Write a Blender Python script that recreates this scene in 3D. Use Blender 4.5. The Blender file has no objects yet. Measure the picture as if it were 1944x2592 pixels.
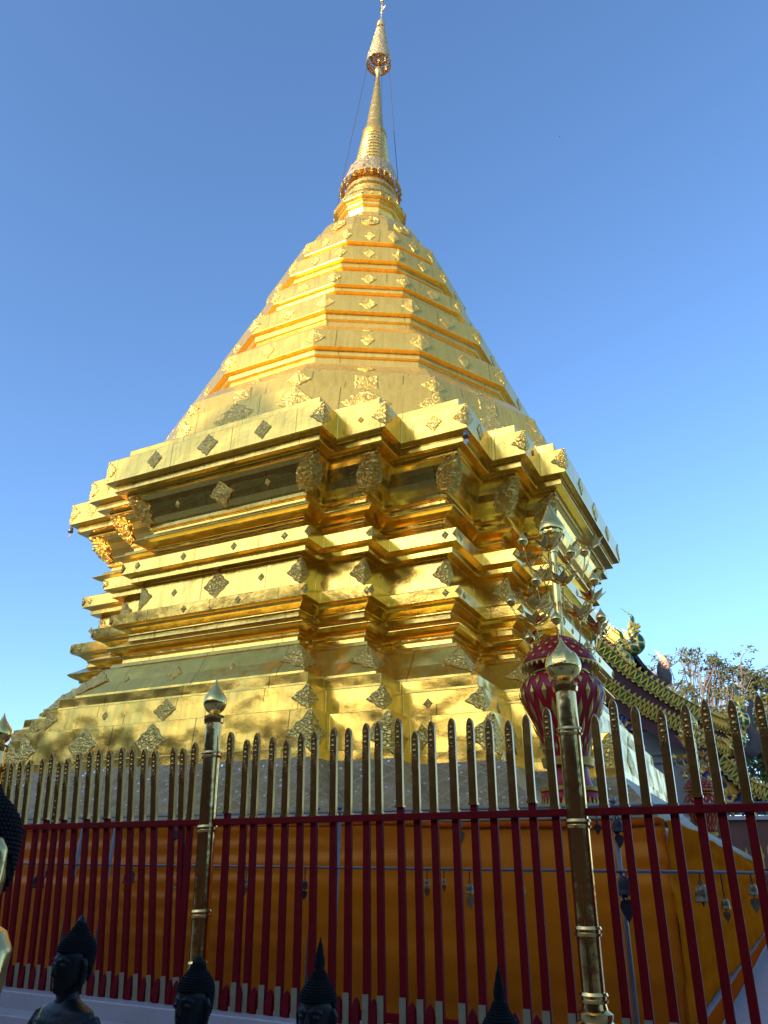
import bpy, bmesh, math, random
from mathutils import Vector, Matrix
R = math.radians
sin, cos, pi = math.sin, math.cos, math.pi
random.seed(7)
scene = bpy.context.scene
COL = scene.collection

# ------------------------------------------------------------------ camera
CAM = Vector((8.7074, -15.4328, -0.1331))
YAW, PITCH, ROLL, FPX = R(-27.3537), R(26.0367), R(1.1064), 1900.56
PW, PH = 1944, 2592
FW = Vector((sin(YAW)*cos(PITCH), cos(YAW)*cos(PITCH), sin(PITCH)))
RT0 = Vector((cos(YAW), -sin(YAW), 0)); UP0 = RT0.cross(FW)
RT = RT0*cos(ROLL)+UP0*sin(ROLL); UP = -RT0*sin(ROLL)+UP0*cos(ROLL)
cd = bpy.data.cameras.new("camera"); cam = bpy.data.objects.new("camera", cd); COL.objects.link(cam)
cam.matrix_world = Matrix(((RT.x, UP.x, -FW.x, CAM.x), (RT.y, UP.y, -FW.y, CAM.y), (RT.z, UP.z, -FW.z, CAM.z), (0, 0, 0, 1)))
cd.sensor_fit = 'AUTO'; cd.sensor_width = 36; cd.lens = 36*FPX/PH
cd.clip_start = 0.05; cd.clip_end = 5000
scene.camera = cam

# ------------------------------------------------------------------ light
SUN_EL, SUN_DIR = R(14), Vector((-0.36, -0.93))      # horizontal direction towards the sun
SUN_DIR.normalize()
w = bpy.data.worlds.new("World"); scene.world = w; w.use_nodes = True
nt = w.node_tree; nt.nodes.clear()
sky = nt.nodes.new('ShaderNodeTexSky'); sky.sky_type = 'NISHITA'; sky.sun_disc = False
sky.sun_elevation = SUN_EL; sky.sun_rotation = math.atan2(SUN_DIR.x, SUN_DIR.y)
sky.altitude = 500; sky.air_density = 0.9; sky.dust_density = 1.5; sky.ozone_density = 4.0
bg = nt.nodes.new('ShaderNodeBackground'); bg.inputs[1].default_value = 0.14
wo = nt.nodes.new('ShaderNodeOutputWorld')
nt.links.new(sky.outputs[0], bg.inputs[0]); nt.links.new(bg.outputs[0], wo.inputs[0])
sl = bpy.data.lights.new("sun", 'SUN'); sl.energy = 2.6; sl.angle = R(0.5); sl.color = (1.0, 0.86, 0.66)
so = bpy.data.objects.new("sun", sl); COL.objects.link(so)
sd = Vector((SUN_DIR.x*cos(SUN_EL), SUN_DIR.y*cos(SUN_EL), sin(SUN_EL)))
so.rotation_euler = sd.to_track_quat('Z', 'Y').to_euler(); so.location = sd*80
vs = scene.view_settings
vs.view_transform = 'Standard'; vs.look = 'None'; vs.gamma = 1; vs.exposure = 1.58

# ------------------------------------------------------------------ materials
class NB:
    def __init__(s, name):
        s.m = bpy.data.materials.new(name); s.m.use_nodes = True
        s.t = s.m.node_tree; s.p = s.t.nodes['Principled BSDF']
        s.tc = s.n('ShaderNodeTexCoord')
    def n(s, typ, **kw):
        o = s.t.nodes.new(typ)
        for k, v in kw.items(): setattr(o, k, v)
        return o
    def l(s, a, b): s.t.links.new(a, b)
    def noise(s, scale, detail=2, rough=0.5, vec=None, sc=None):
        o = s.n('ShaderNodeTexNoise'); o.inputs['Scale'].default_value = scale
        o.inputs['Detail'].default_value = detail; o.inputs['Roughness'].default_value = rough
        v = vec or s.tc.outputs['Object']
        if sc:
            mp = s.n('ShaderNodeMapping'); mp.inputs['Scale'].default_value = sc; s.l(v, mp.inputs[0]); v = mp.outputs[0]
        s.l(v, o.inputs['Vector']); return o.outputs['Fac']
    def ramp(s, fac, stops):
        o = s.n('ShaderNodeValToRGB'); e = o.color_ramp.elements
        while len(e) < len(stops): e.new(0.5)
        for i, (p, c) in enumerate(stops):
            e[i].position = p; e[i].color = (c, c, c, 1) if not isinstance(c, tuple) else (*c, 1)
        s.l(fac, o.inputs[0]); return o.outputs[0]
    def math(s, op, a, b=None, c=None):
        o = s.n('ShaderNodeMath', operation=op)
        for i, v in enumerate((a, b, c)):
            if v is None: continue
            if isinstance(v, (int, float)): o.inputs[i].default_value = v
            else: s.l(v, o.inputs[i])
        return o.outputs[0]
    def mix(s, fac, a, b):
        o = s.n('ShaderNodeMix', data_type='RGBA')
        for k, v in ((0, fac), (6, a), (7, b)):
            if isinstance(v, (int, float)): o.inputs[k].default_value = v
            elif isinstance(v, tuple): o.inputs[k].default_value = (*v, 1)
            else: s.l(v, o.inputs[k])
        return o.outputs[2]
    def bump(s, h, dist, strength=1, prev=None):
        o = s.n('ShaderNodeBump'); o.inputs['Distance'].default_value = dist; o.inputs['Strength'].default_value = strength
        s.l(h, o.inputs['Height'])
        if prev: s.l(prev, o.inputs['Normal'])
        return o.outputs[0]
    def set(s, **kw):
        for k, v in kw.items():
            i = s.p.inputs[k]
            if isinstance(v, (int, float)): i.default_value = v
            elif isinstance(v, tuple): i.default_value = (*v, 1)
            else: s.l(v, i)
        return s.m

def gold(name, col, dents=0.03, dscale=1.3, rough=0.2, seam=0.0, fine=0.004, metal=1.0):
    b = NB(name)
    big = b.noise(dscale, 2)
    fin = b.noise(9, 3, 0.6)
    st = b.noise(2.0, 4, 0.6, sc=(6, 6, 0.5))
    nrm = b.bump(big, dents, 1)
    nrm = b.bump(fin, fine, 1, nrm)
    colr = b.mix(b.ramp(st, [(0.42, 0.0), (0.8, 1.0)]), col, tuple(c*f for c, f in zip(col, (0.80, 0.72, 0.62))))
    if seam:
        sep = b.n('ShaderNodeSeparateXYZ'); b.l(b.tc.outputs['Object'], sep.inputs[0])
        sn = b.n('ShaderNodeSeparateXYZ'); b.l(b.tc.outputs['Normal'], sn.inputs[0])
        zr = b.math('FLOOR', b.math('MULTIPLY', sep.outputs[2], 0.45))
        tot = None
        for ax, na in ((0, 1), (1, 0)):
            f = b.math('FRACT', b.math('ADD', b.math('DIVIDE', sep.outputs[ax], seam), b.math('MULTIPLY', zr, 0.37)))
            ln = b.math('LESS_THAN', b.math('ABSOLUTE', b.math('SUBTRACT', f, 0.5)), 0.006)
            k = b.math('MULTIPLY', ln, b.math('GREATER_THAN', b.math('ABSOLUTE', sn.outputs[na]), 0.75))
            tot = k if tot is None else b.math('MAXIMUM', tot, k)
        nrm = b.bump(b.math('SUBTRACT', 1.0, tot), 0.006, 1, nrm)
        colr = b.mix(b.math('MULTIPLY', tot, 0.6), colr, (0.2, 0.12, 0.03))
    rg = b.math('ADD', b.math('MULTIPLY', b.noise(2.2, 5, 0.65), 0.2), rough-0.1)
    return b.set(**{'Base Color': colr, 'Metallic': metal, 'Roughness': rg, 'Normal': nrm})

GC = (1.0, 0.645, 0.13)
M_GOLD = gold('gold_sheet', GC, 0.03, 1.1, 0.2, 1.45, 0.003, 0.95)
M_DENT = gold('gold_sheet_dented', (0.97, 0.60, 0.105), 0.11, 0.95, 0.24, 1.7, 0.003, 0.9)
M_TIER = gold('gold_sheet_upper', GC, 0.025, 0.9, 0.25, 1.6, 0.003, 0.74)
def relief_mat():
    b = NB('gold_relief')
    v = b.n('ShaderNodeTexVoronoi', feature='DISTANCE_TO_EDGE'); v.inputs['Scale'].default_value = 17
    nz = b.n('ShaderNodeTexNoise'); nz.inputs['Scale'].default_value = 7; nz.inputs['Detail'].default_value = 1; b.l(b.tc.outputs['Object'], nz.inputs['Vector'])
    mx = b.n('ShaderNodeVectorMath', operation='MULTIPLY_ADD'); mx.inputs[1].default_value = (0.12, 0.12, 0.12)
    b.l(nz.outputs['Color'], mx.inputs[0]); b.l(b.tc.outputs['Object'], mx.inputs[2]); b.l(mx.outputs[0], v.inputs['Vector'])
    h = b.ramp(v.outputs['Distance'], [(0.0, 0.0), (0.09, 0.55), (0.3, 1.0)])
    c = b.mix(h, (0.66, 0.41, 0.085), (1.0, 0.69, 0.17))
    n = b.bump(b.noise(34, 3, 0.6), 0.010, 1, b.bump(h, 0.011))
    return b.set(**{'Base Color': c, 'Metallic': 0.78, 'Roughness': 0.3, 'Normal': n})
M_ORN = relief_mat()
M_SPIRE = gold('gold_spire', (0.97, 0.63, 0.17), 0.03, 6, 0.28, 0, 0.015, 0.85)
M_CHATRA = gold('gold_filigree_pale', (0.90, 0.62, 0.27), 0.03, 9, 0.4, 0, 0.02, 0.85)
M_LOTUS = gold('gold_lotus', (1.0, 0.68, 0.20), 0.01, 4, 0.16, 0, 0.003, 0.95)
M_POST = gold('gold_post', (0.84, 0.55, 0.19), 0.008, 6, 0.16, 0, 0.002)
M_SPEAR = gold('gold_spear', (0.43, 0.24, 0.065), 0.005, 6, 0.24, 0, 0.002, 0.9)
M_GEM = NB('red_glass').set(**{'Base Color': (0.25, 0.02, 0.01), 'Roughness': 0.15})

def paint(name, col, rough=0.4, var=0.25, scale=6, bump=0.002, metal=0.0, spec=0.5):
    b = NB(name)
    f = b.noise(scale, 4, 0.6)
    c = b.mix(b.ramp(f, [(0.3, 0.0), (0.75, 1.0)]), col, tuple(x*(1-var) for x in col))
    return b.set(**{'Base Color': c, 'Roughness': rough, 'Metallic': metal, 'Specular IOR Level': spec, 'Normal': b.bump(b.noise(40, 3), bump)})

M_RED = paint('red_paint', (0.20, 0.003, 0.0045), 0.55, 0.3, 9, 0.002, 0.0, 0.12)
M_REDV = paint('red_lacquer', (0.20, 0.005, 0.010), 0.5, 0.3, 5, 0.002, 0.0, 0.15)
M_CREAM = paint('cream_paint', (0.33, 0.26, 0.14), 0.6, 0.3, 12)
M_WHITE = paint('white_marble', (0.52, 0.44, 0.41), 0.35, 0.18, 3)
M_STEEL = paint('steel_pipe', (0.24, 0.23, 0.23), 0.45, 0.2, 10, 0.001, 0.7)
M_DARKBELL = paint('dark_bronze', (0.05, 0.05, 0.055), 0.5, 0.5, 20, 0.003, 0.5)
M_BRASS = paint('old_brass', (0.32, 0.25, 0.14), 0.35, 0.5, 20, 0.003, 0.8)
M_MAROON = paint('maroon_boards', (0.10, 0.025, 0.03), 0.6, 0.35, 2)
M_ROOF = paint('roof_tiles_dark', (0.07, 0.055, 0.05), 0.7, 0.4, 8)
M_GREYW = paint('grey_wall', (0.32, 0.31, 0.30), 0.7, 0.25, 1.2)
M_BROWN = paint('brown_wall', (0.20, 0.08, 0.045), 0.7, 0.3, 2)
M_GGOLD = paint('gilded_carving', (0.66, 0.44, 0.08), 0.42, 0.3, 15, 0.004, 0.75)
M_GREEN = paint('green_glass_mosaic', (0.02, 0.20, 0.05), 0.15, 0.5, 12, 0.004)
M_BLUE = paint('blue_mosaic', (0.02, 0.035, 0.14), 0.3, 0.5, 12)
M_PINK = paint('faded_gilding', (0.65, 0.36, 0.22), 0.5, 0.3, 8)
M_GRSTONE = paint('weathered_grey', (0.13, 0.105, 0.09), 0.8, 0.3, 6)
M_WIRE = paint('dark_wire', (0.05, 0.045, 0.05), 0.5, 0.1, 4)
M_ORANGEHEM = paint('orange_hem_cloth', (0.50, 0.075, 0.005), 0.7, 0.25, 5, 0.002, 0.0, 0.0)

def cloth_mat(name='saffron_satin', spec=0.35):
    b = NB(name)
    f = b.noise(1.1, 4, 0.55, sc=(0.5, 1, 1.6))
    c = b.mix(b.ramp(f, [(0.3, 0.0), (0.7, 1.0)]), (0.42, 0.088, 0.003), (0.56, 0.135, 0.004))
    weave = b.noise(60, 2, 0.5, sc=(0.15, 0.15, 2))
    return b.set(**{'Base Color': c, 'Roughness': 0.36, 'Specular IOR Level': spec, 'Specular Tint': (1.0, 0.72, 0.25),
                    'Normal': b.bump(weave, 0.0015)})
M_CLOTH = cloth_mat()
M_CLOTH_SIDE = cloth_mat('saffron_cotton', 0.0)

def skirt_mat():
    b = NB('mirror_mosaic')
    sep = b.n('ShaderNodeSeparateXYZ'); b.l(b.tc.outputs['Object'], sep.inputs[0])
    xy = b.math('ADD', sep.outputs[0], sep.outputs[1])
    a = b.math('PINGPONG', b.math('MULTIPLY', xy, 2.6), 0.5)
    z = b.math('MULTIPLY', sep.outputs[2], 6.0)
    zz = b.math('FRACT', b.math('ADD', z, a))
    zz2 = b.math('FRACT', b.math('SUBTRACT', z, a))
    line = b.math('MAXIMUM', b.math('LESS_THAN', zz, 0.13), b.math('LESS_THAN', zz2, 0.13))
    v = b.n('ShaderNodeTexVoronoi'); v.inputs['Scale'].default_value = 9; b.l(b.tc.outputs['Object'], v.inputs['Vector'])
    dot = b.math('LESS_THAN', v.outputs['Distance'], 0.16)
    c = b.mix(b.ramp(b.noise(3, 4), [(0.3, 0.0), (0.7, 1.0)]), (0.27, 0.185, 0.075), (0.42, 0.30, 0.14))
    c = b.mix(line, c, (0.42, 0.33, 0.20))
    c = b.mix(dot, c, (0.85, 0.85, 0.9))
    v2 = b.n('ShaderNodeTexVoronoi'); v2.inputs['Scale'].default_value = 24; b.l(b.tc.outputs['Object'], v2.inputs['Vector'])
    n = b.bump(b.math('ADD', line, b.math('MULTIPLY', v2.outputs['Distance'], 1.2)), 0.012)
    return b.set(**{'Base Color': c, 'Metallic': b.math('ADD', b.math('MULTIPLY', dot, 0.7), 0.2), 'Roughness': 0.4, 'Specular IOR Level': 0.2, 'Normal': n})
M_SKIRT = skirt_mat()

def vase_mat():
    b = NB('red_lacquer_plain'); f = b.noise(5, 4)
    return b.set(**{'Base Color': b.mix(f, (0.40, 0.009, 0.014), (0.24, 0.005, 0.010)), 'Roughness': 0.4, 'Specular IOR Level': 0.3})
M_VASE = vase_mat()

def naga_mat():
    b = NB('naga_scales')
    v = b.n('ShaderNodeTexVoronoi', feature='DISTANCE_TO_EDGE'); v.inputs['Scale'].default_value = 3.4
    b.l(b.tc.outputs['Object'], v.inputs['Vector'])
    e = b.math('LESS_THAN', v.outputs['Distance'], 0.10)
    c = b.mix(e, (0.015, 0.10, 0.03), (0.75, 0.52, 0.12))
    return b.set(**{'Base Color': c, 'Metallic': b.math('MULTIPLY', e, 0.6), 'Roughness': 0.25,
                    'Normal': b.bump(e, 0.03)})
M_NAGA = naga_mat()

def carve_mat():
    b = NB('gilded_scroll_on_blue')
    nz = b.n('ShaderNodeTexNoise'); nz.inputs['Scale'].default_value = 1.7
    b.l(b.tc.outputs['Object'], nz.inputs['Vector'])
    wv = b.n('ShaderNodeTexWave', wave_type='RINGS'); wv.inputs['Scale'].default_value = 1.6
    wv.inputs['Distortion'].default_value = 9; wv.inputs['Detail'].default_value = 1.5; wv.inputs['Detail Scale'].default_value = 1.6
    b.l(b.tc.outputs['Object'], wv.inputs['Vector'])
    e = b.math('GREATER_THAN', wv.outputs['Fac'], 0.62)
    c = b.mix(e, (0.02, 0.03, 0.11), (0.62, 0.36, 0.07))
    return b.set(**{'Base Color': c, 'Metallic': b.math('MULTIPLY', e, 0.6), 'Roughness': 0.35, 'Normal': b.bump(wv.outputs['Fac'], 0.05)})
M_CARVE = carve_mat()

def statue_mat():
    b = NB('black_bronze_gold_leaf')
    f = b.noise(13, 3, 0.6); g = b.noise(4.2, 1)
    leaf = b.math('MULTIPLY', b.math('GREATER_THAN', f, 0.60), b.math('GREATER_THAN', g, 0.60))
    c = b.mix(leaf, (0.006, 0.006, 0.006), (0.50, 0.33, 0.07))
    return b.set(**{'Base Color': c, 'Metallic': b.math('ADD', b.math('MULTIPLY', leaf, 0.4), 0.4), 'Roughness': b.math('ADD', b.math('MULTIPLY', f, 0.2), 0.33),
                    'Normal': b.bump(b.noise(30, 3), 0.002)})
M_STATUE = statue_mat()
M_HAIR = paint('black_lacquer_curls', (0.008, 0.008, 0.008), 0.7, 0.3, 20, 0.002, 0.0, 0.2)

def leaf_mat(name, c1, c2):
    b = NB(name)
    oi = b.n('ShaderNodeNewGeometry')
    c = b.mix(b.noise(0.9, 3), c1, c2)
    b.set(**{'Base Color': c, 'Roughness': 0.55})
    tr = b.n('ShaderNodeBsdfTranslucent'); b.l(c, tr.inputs[0])
    mx = b.n('ShaderNodeMixShader'); mx.inputs[0].default_value = 0.3
    out = b.t.nodes['Material Output']
    b.l(b.p.outputs[0], mx.inputs[1]); b.l(tr.outputs[0], mx.inputs[2]); b.l(mx.outputs[0], out.inputs[0])
    return b.m
M_LEAF = leaf_mat('olive_leaves', (0.14, 0.155, 0.05), (0.24, 0.215, 0.085))
M_LEAF2 = leaf_mat('green_leaves', (0.09, 0.15, 0.02), (0.17, 0.2, 0.045))
M_BARK = paint('pinkish_bark', (0.28, 0.21, 0.17), 0.85, 0.35, 5, 0.01)

def floor_mat():
    b = NB('terrace_marble')
    br = b.n('ShaderNodeTexBrick'); br.offset = 0; br.inputs['Scale'].default_value = 1.0
    br.inputs['Brick Width'].default_value = 0.6; br.inputs['Row Height'].default_value = 0.6; br.inputs['Mortar Size'].default_value = 0.006
    br.inputs['Color1'].default_value = (0.54, 0.47, 0.37, 1); br.inputs['Color2'].default_value = (0.48, 0.41, 0.33, 1); br.inputs['Mortar'].default_value = (0.2, 0.19, 0.18, 1)
    b.l(b.tc.outputs['Object'], br.inputs['Vector'])
    c = b.mix(b.math('MULTIPLY', b.noise(1.5, 5), 0.5), br.outputs['Color'], (0.40, 0.34, 0.26))
    return b.set(**{'Base Color': c, 'Roughness': 0.35})
M_FLOOR = floor_mat()
M_GROUND = paint('dry_earth', (0.16, 0.14, 0.09), 0.9, 0.4, 0.05)
M_WOOD = paint('dark_forest', (0.045, 0.05, 0.018), 0.9, 0.6, 0.4, 0.3)

# ------------------------------------------------------------------ helpers
def link(name, bm, mat, parent=None, smooth=False, mats=None):
    bmesh.ops.recalc_face_normals(bm, faces=bm.faces[:])
    me = bpy.data.meshes.new(name); bm.to_mesh(me); bm.free()
    for m in (mats or [mat]): me.materials.append(m)
    if smooth:
        for p in me.polygons: p.use_smooth = True
    o = bpy.data.objects.new(name, me); COL.objects.link(o)
    if parent:
        o.parent = parent
        off = Vector(parent.get('_off', (0, 0, 0)))
    return o
def tag(o, label=None, cat=None, group=None, kind=None):
    if label: o['label'] = label
    if cat: o['category'] = cat
    if group: o['group'] = group
    if kind: o['kind'] = kind
    return o
def thing(name, label, cat, loc=(0, 0, 0), rz=0, group=None):
    o = bpy.data.objects.new(name, None); COL.objects.link(o)
    o.location = loc; o.rotation_euler = (0, 0, rz); o.empty_display_size = 0.2
    return tag(o, label, cat, group)
def dup(o, parent=None):
    c = o.copy(); COL.objects.link(c)
    if parent is not None: c.parent = parent
    for ch in list(o.children): dup(ch, c)
    return c
def bevel(o, wd, seg=2, ang=30):
    m = o.modifiers.new('bevel', 'BEVEL'); m.width = wd; m.segments = seg; m.limit_method = 'ANGLE'; m.angle_limit = R(ang)
    return o
def at(px, py, Y):
    d = RT*((px-PW/2)/FPX) - UP*((py-PH/2)/FPX) + FW
    return CAM + d*((Y-CAM.y)/d.y)
def loops(bm, rings, close=True, cap0=False, cap1=False):
    vv = [[bm.verts.new(p) for p in r] for r in rings]
    for a, b in zip(vv, vv[1:]):
        n = len(a)
        for i in range(n if close else n-1):
            j = (i+1) % n
            try: bm.faces.new((a[i], a[j], b[j], b[i]))
            except ValueError: pass
    if cap0: bm.faces.new(vv[0][::-1])
    if cap1: bm.faces.new(vv[-1])
    return vv
def lathe(bm, prof, n=24, c=(0, 0, 0), cap=True, phase=0):
    rings = []
    for z, r in prof:
        rings.append([(c[0]+r*cos(phase+2*pi*i/n), c[1]+r*sin(phase+2*pi*i/n), c[2]+z) for i in range(n)])
    loops(bm, rings, True, cap, cap)
def box(bm, lo, hi):
    x0, y0, z0 = lo; x1, y1, z1 = hi
    loops(bm, [[(x0, y0, z), (x1, y0, z), (x1, y1, z), (x0, y1, z)] for z in (z0, z1)], True, True, True)
def tube(bm, pts, rad, n=8, cap=True, flat=1.0):
    pts = [Vector(p) for p in pts]; rings = []
    prev = None
    for i, p in enumerate(pts):
        t = (pts[min(i+1, len(pts)-1)]-pts[max(i-1, 0)]).normalized()
        u = prev if prev else (Vector((0, 1, 0)) if abs(t.y) < 0.9 else Vector((1, 0, 0)))
        u = (u - t*u.dot(t))
        if u.length < 1e-5: u = t.orthogonal()
        u.normalize(); prev = u; v = t.cross(u)
        r = rad[i] if isinstance(rad, (list, tuple)) else rad
        rings.append([p+u*(r*flat*cos(2*pi*k/n))+v*(r*sin(2*pi*k/n)) for k in range(n)])
    loops(bm, rings, True, cap, cap)
def spline(pts, m=6):
    pts = [Vector(p) for p in pts]; out = []
    for i in range(len(pts)-1):
        p0, p1, p2, p3 = pts[max(i-1, 0)], pts[i], pts[i+1], pts[min(i+2, len(pts)-1)]
        for k in range(m):
            t = k/m
            out.append(0.5*((2*p1)+(p2-p0)*t+(2*p0-5*p1+4*p2-p3)*t*t+(3*p1-p0-3*p2+p3)*t**3))
    out.append(pts[-1]); return out
def prism(bm, pts, d):
    """closed polygon pts extruded by vector d"""
    d = Vector(d); loops(bm, [[Vector(p) for p in pts], [Vector(p)+d for p in pts]], True, True, True)
def sphere(bm, c, r, u=12, v=8, sc=(1, 1, 1)):
    prof = []
    rings = []
    for j in range(v+1):
        a = -pi/2+pi*j/v
        rr = max(cos(a), 0.02)
        rings.append([(c[0]+sc[0]*r*rr*cos(2*pi*i/u), c[1]+sc[1]*r*rr*sin(2*pi*i/u), c[2]+sc[2]*r*sin(a)) for i in range(u)])
    loops(bm, rings, True, True, True)

# ------------------------------------------------------------------ setting
bm = bmesh.new(); box(bm, (-800, -800, -2.4), (800, 800, -2.2)); tag(link('ground', bm, M_GROUND), kind='structure')
GZ = -1.75
bm = bmesh.new(); box(bm, (-34, -26, -2.3), (34, 34, GZ)); tag(link('terrace', bm, M_FLOOR), kind='structure')

# ------------------------------------------------------------------ chedi
W1, D1, D2, W2, W3 = 2.578, 6.0, 5.507, 3.562, 4.857
def outline(o):
    q = [(W1+o, -D1-o), (W1+o, -D2-o), (W2+o, -D2-o), (W2+o, -W3-o), (W3+o, -W3-o), (W3+o, -W2-o), (D2+o, -W2-o), (D2+o, -W1-o), (D1+o, -W1-o)]
    out = []
    for k in range(4):
        c, s = round(cos(k*pi/2)), round(sin(k*pi/2))
        out += [(x*c-y*s, x*s+y*c) for x, y in q]
    return out
def redent(name, prof, mat, parent, bev=0.010, cap0=False, cap1=False):
    bm = bmesh.new()
    loops(bm, [[(x, y, z) for x, y in outline(o)] for z, o in prof], True, cap0, cap1)
    o = link(name, bm, mat, parent)
    if bev: bevel(o, bev, 2, 25)
    return o
def gon(name, prof, mat, parent, bev=0.010, cap=True, n=12):
    bm = bmesh.new()
    loops(bm, [[(r*sin(R(15+30*k)), -r*cos(R(15+30*k)), z) for k in range(12)] for z, r in prof], True, cap, cap)
    o = link(name, bm, mat, parent)
    if bev: bevel(o, bev, 2, 25)
    return o
ch = thing('chedi', 'tall gilded stepped stupa with redented square base, twelve sided tiers and ringed spire', 'stupa')

P_CORN = [(6.20, -0.71), (6.24, -0.685), (6.33, -0.60), (6.44, -0.535), (6.58, -0.49), (6.67, -0.44), (6.735, -0.36), (6.74, -0.32), (6.825, -0.318), (6.83, -0.14),
          (6.985, -0.142), (7.0, 0.0), (7.53, 0.0), (7.545, -0.25), (7.85, -0.25), (7.86, -0.9)]
P_BODY = [(3.23, -0.45), (3.27, -0.50), (3.34, -0.525), (3.37, -0.64), (3.455, -0.645), (3.462, -0.60), (3.51, -0.598), (3.535, -0.53), (3.57, -0.46), (3.605, -0.42), (3.63, -0.412), (3.72, -0.56), (3.80, -0.665),
          (3.90, -0.68), (3.905, -0.655), (3.94, -0.655), (3.965, -0.62), (4.01, -0.555), (4.04, -0.527), (4.055, -0.52), (4.06, -0.41), (4.27, -0.40), (4.33, -0.70), (4.41, -0.735),
          (4.95, -0.75), (4.955, -0.575), (5.06, -0.573), (5.10, -0.44), (5.35, -0.435), (5.43, -0.60), (5.50, -0.70), (5.59, -0.83), (5.66, -0.84), (5.672, -0.80), (5.735, -0.79), (5.745, -0.70), (5.775, -0.58), (5.815, -0.495), (5.835, -0.49),
          (5.91, -0.63), (5.98, -0.65), (6.03, -0.76), (6.105, -0.76), (6.12, -0.70), (6.20, -0.71)]
P_BASE = [(1.33, 0.47), (1.475, 0.462), (1.482, 0.375), (2.025, 0.335), (2.035, 0.15), (2.43, 0.115), (2.445, 0.03), (2.485, 0.022), (2.64, 0.022), (2.655, -0.14), (2.72, -0.15), (2.80, -0.20), (2.95, -0.30), (3.10, -0.38), (3.23, -0.45)]
cornice = redent('cornice', P_CORN, M_GOLD, ch, 0.012, False, True)
body = redent('redented_body', P_BODY, M_GOLD, ch, 0.008)
base = redent('stepped_base', P_BASE, M_DENT, ch, 0.010)
skirt = redent('mosaic_skirt', [(0.50, 1.42), (0.58, 1.40), (0.62, 1.28), (0.78, 1.02), (1.0, 0.76), (1.2, 0.58), (1.33, 0.50), (1.34, 0.3)], M_SKIRT, ch, 0.006)

TIERS = [
 ('lower_steps', [(7.6, 5.62), (8.66, 5.52), (8.675, 5.40), (9.15, 5.33), (9.165, 5.155), (9.33, 5.135), (9.35, 5.10), (9.69, 4.86), (9.70, 4.70)]),
 ('terrace_tier', [(9.70, 4.66), (9.72, 4.55), (9.94, 4.55), (9.955, 4.44), (10.18, 4.435), (10.19, 4.50), (10.315, 4.51), (10.333, 4.635), (10.83, 4.60), (10.90, 4.45), (11.27, 4.17), (11.28, 4.00)]),
 ('terrace_tier', [(11.28, 3.99), (11.43, 3.985), (11.445, 3.84), (11.69, 3.83), (11.70, 3.89), (11.86, 3.90), (11.876, 4.015), (12.37, 3.98), (12.42, 3.80), (12.95, 3.32), (12.955, 3.24)]),
 ('terrace_tier', [(12.95, 3.225), (13.05, 3.22), (13.06, 3.33), (13.175, 3.345), (13.191, 3.455), (13.63, 3.425), (13.68, 3.25), (14.22, 2.81), (14.225, 2.76)]),
 ('terrace_tier', [(14.22, 2.755), (14.31, 2.75), (14.32, 2.85), (14.47, 2.86), (14.487, 2.995), (14.95, 2.965), (14.98, 2.80), (15.30, 2.46), (15.31, 2.40)]),
 ('terrace_tier', [(15.30, 2.38), (15.36, 2.42), (15.53, 2.43), (15.546, 2.555), (16.04, 2.515), (16.05, 2.335), (16.19, 2.325), (16.2, 2.0)]),
 ('bell_dome', [(16.18, 2.06), (16.4, 2.03), (16.8, 1.97), (17.2, 1.85), (17.5, 1.68), (17.75, 1.45), (17.95, 1.2), (18.08, 0.98), (18.10, 0.9)]),
 ('collar', [(18.05, 0.97), (18.40, 0.95), (18.42, 0.90), (18.60, 0.965), (18.61, 1.05), (18.67, 1.055), (18.69, 1.0), (18.78, 1.02), (18.79, 1.085), (18.86, 1.09), (18.87, 1.19), (19.06, 1.18), (19.08, 0.8)])]
tier_obs = []
for nm, pr in TIERS:
    tier_obs.append(gon(nm, pr, M_TIER, ch, 0.008))

LEAN = Vector((0.888, 0.459, 0))*0.0175
def lean(o, z0=20.0):
    for v in o.data.vertices:
        if v.co.z > z0: v.co += LEAN*(v.co.z-z0)
    return o
# round drum, ringed spire and slender cone
bm = bmesh.new(); lathe(bm, [(19.06, 0.92), (19.3, 0.9), (19.36, 0.97), (19.5, 0.97), (19.55, 0.86), (19.8, 0.8), (19.86, 0.86), (20.0, 0.86), (20.05, 0.76), (20.35, 0.72), (20.4, 0.78), (20.6, 0.76), (20.65, 0.66), (21.25, 0.62)], 32)
lean(link('drum', bm, M_SPIRE, ch, True))
pr = []
for k in range(10):
    z = 21.2+k*0.172; r = 0.62-0.021*k
    pr += [(z, r-0.07), (z+0.02, r-0.02), (z+0.06, r), (z+0.11, r), (z+0.15, r-0.02), (z+0.171, r-0.075)]
pr += [(22.92, 0.39), (22.93, 0.435), (23.08, 0.43), (23.10, 0.34)]
bm = bmesh.new(); lathe(bm, pr, 40); lean(link('ringed_spire', bm, M_SPIRE, ch, True)).modifiers.new('e', 'EDGE_SPLIT').split_angle = R(50)
o = [c for c in ch.children if c.name.startswith('drum')][0]; o.modifiers.new('edge', 'EDGE_SPLIT').split_angle = R(35)
bm = bmesh.new(); pr = [(22.92, 0.43), (22.93, 0.435)]
prof = [(23.08, 0.335), (23.2, 0.33)]
for k in range(8):
    z = 23.2+k*0.38; r = 0.325-0.034*k
    prof += [(z, r), (z+0.05, r+0.012), (z+0.1, r-0.004), (z+0.36, r-0.03)]
prof += [(26.3, 0.075), (26.42, 0.085), (26.48, 0.12), (26.58, 0.135), (26.68, 0.11), (26.76, 0.05), (26.8, 0.03)]
lathe(bm, prof, 28); lean(link('spire_cone', bm, M_SPIRE, ch, True))
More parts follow.
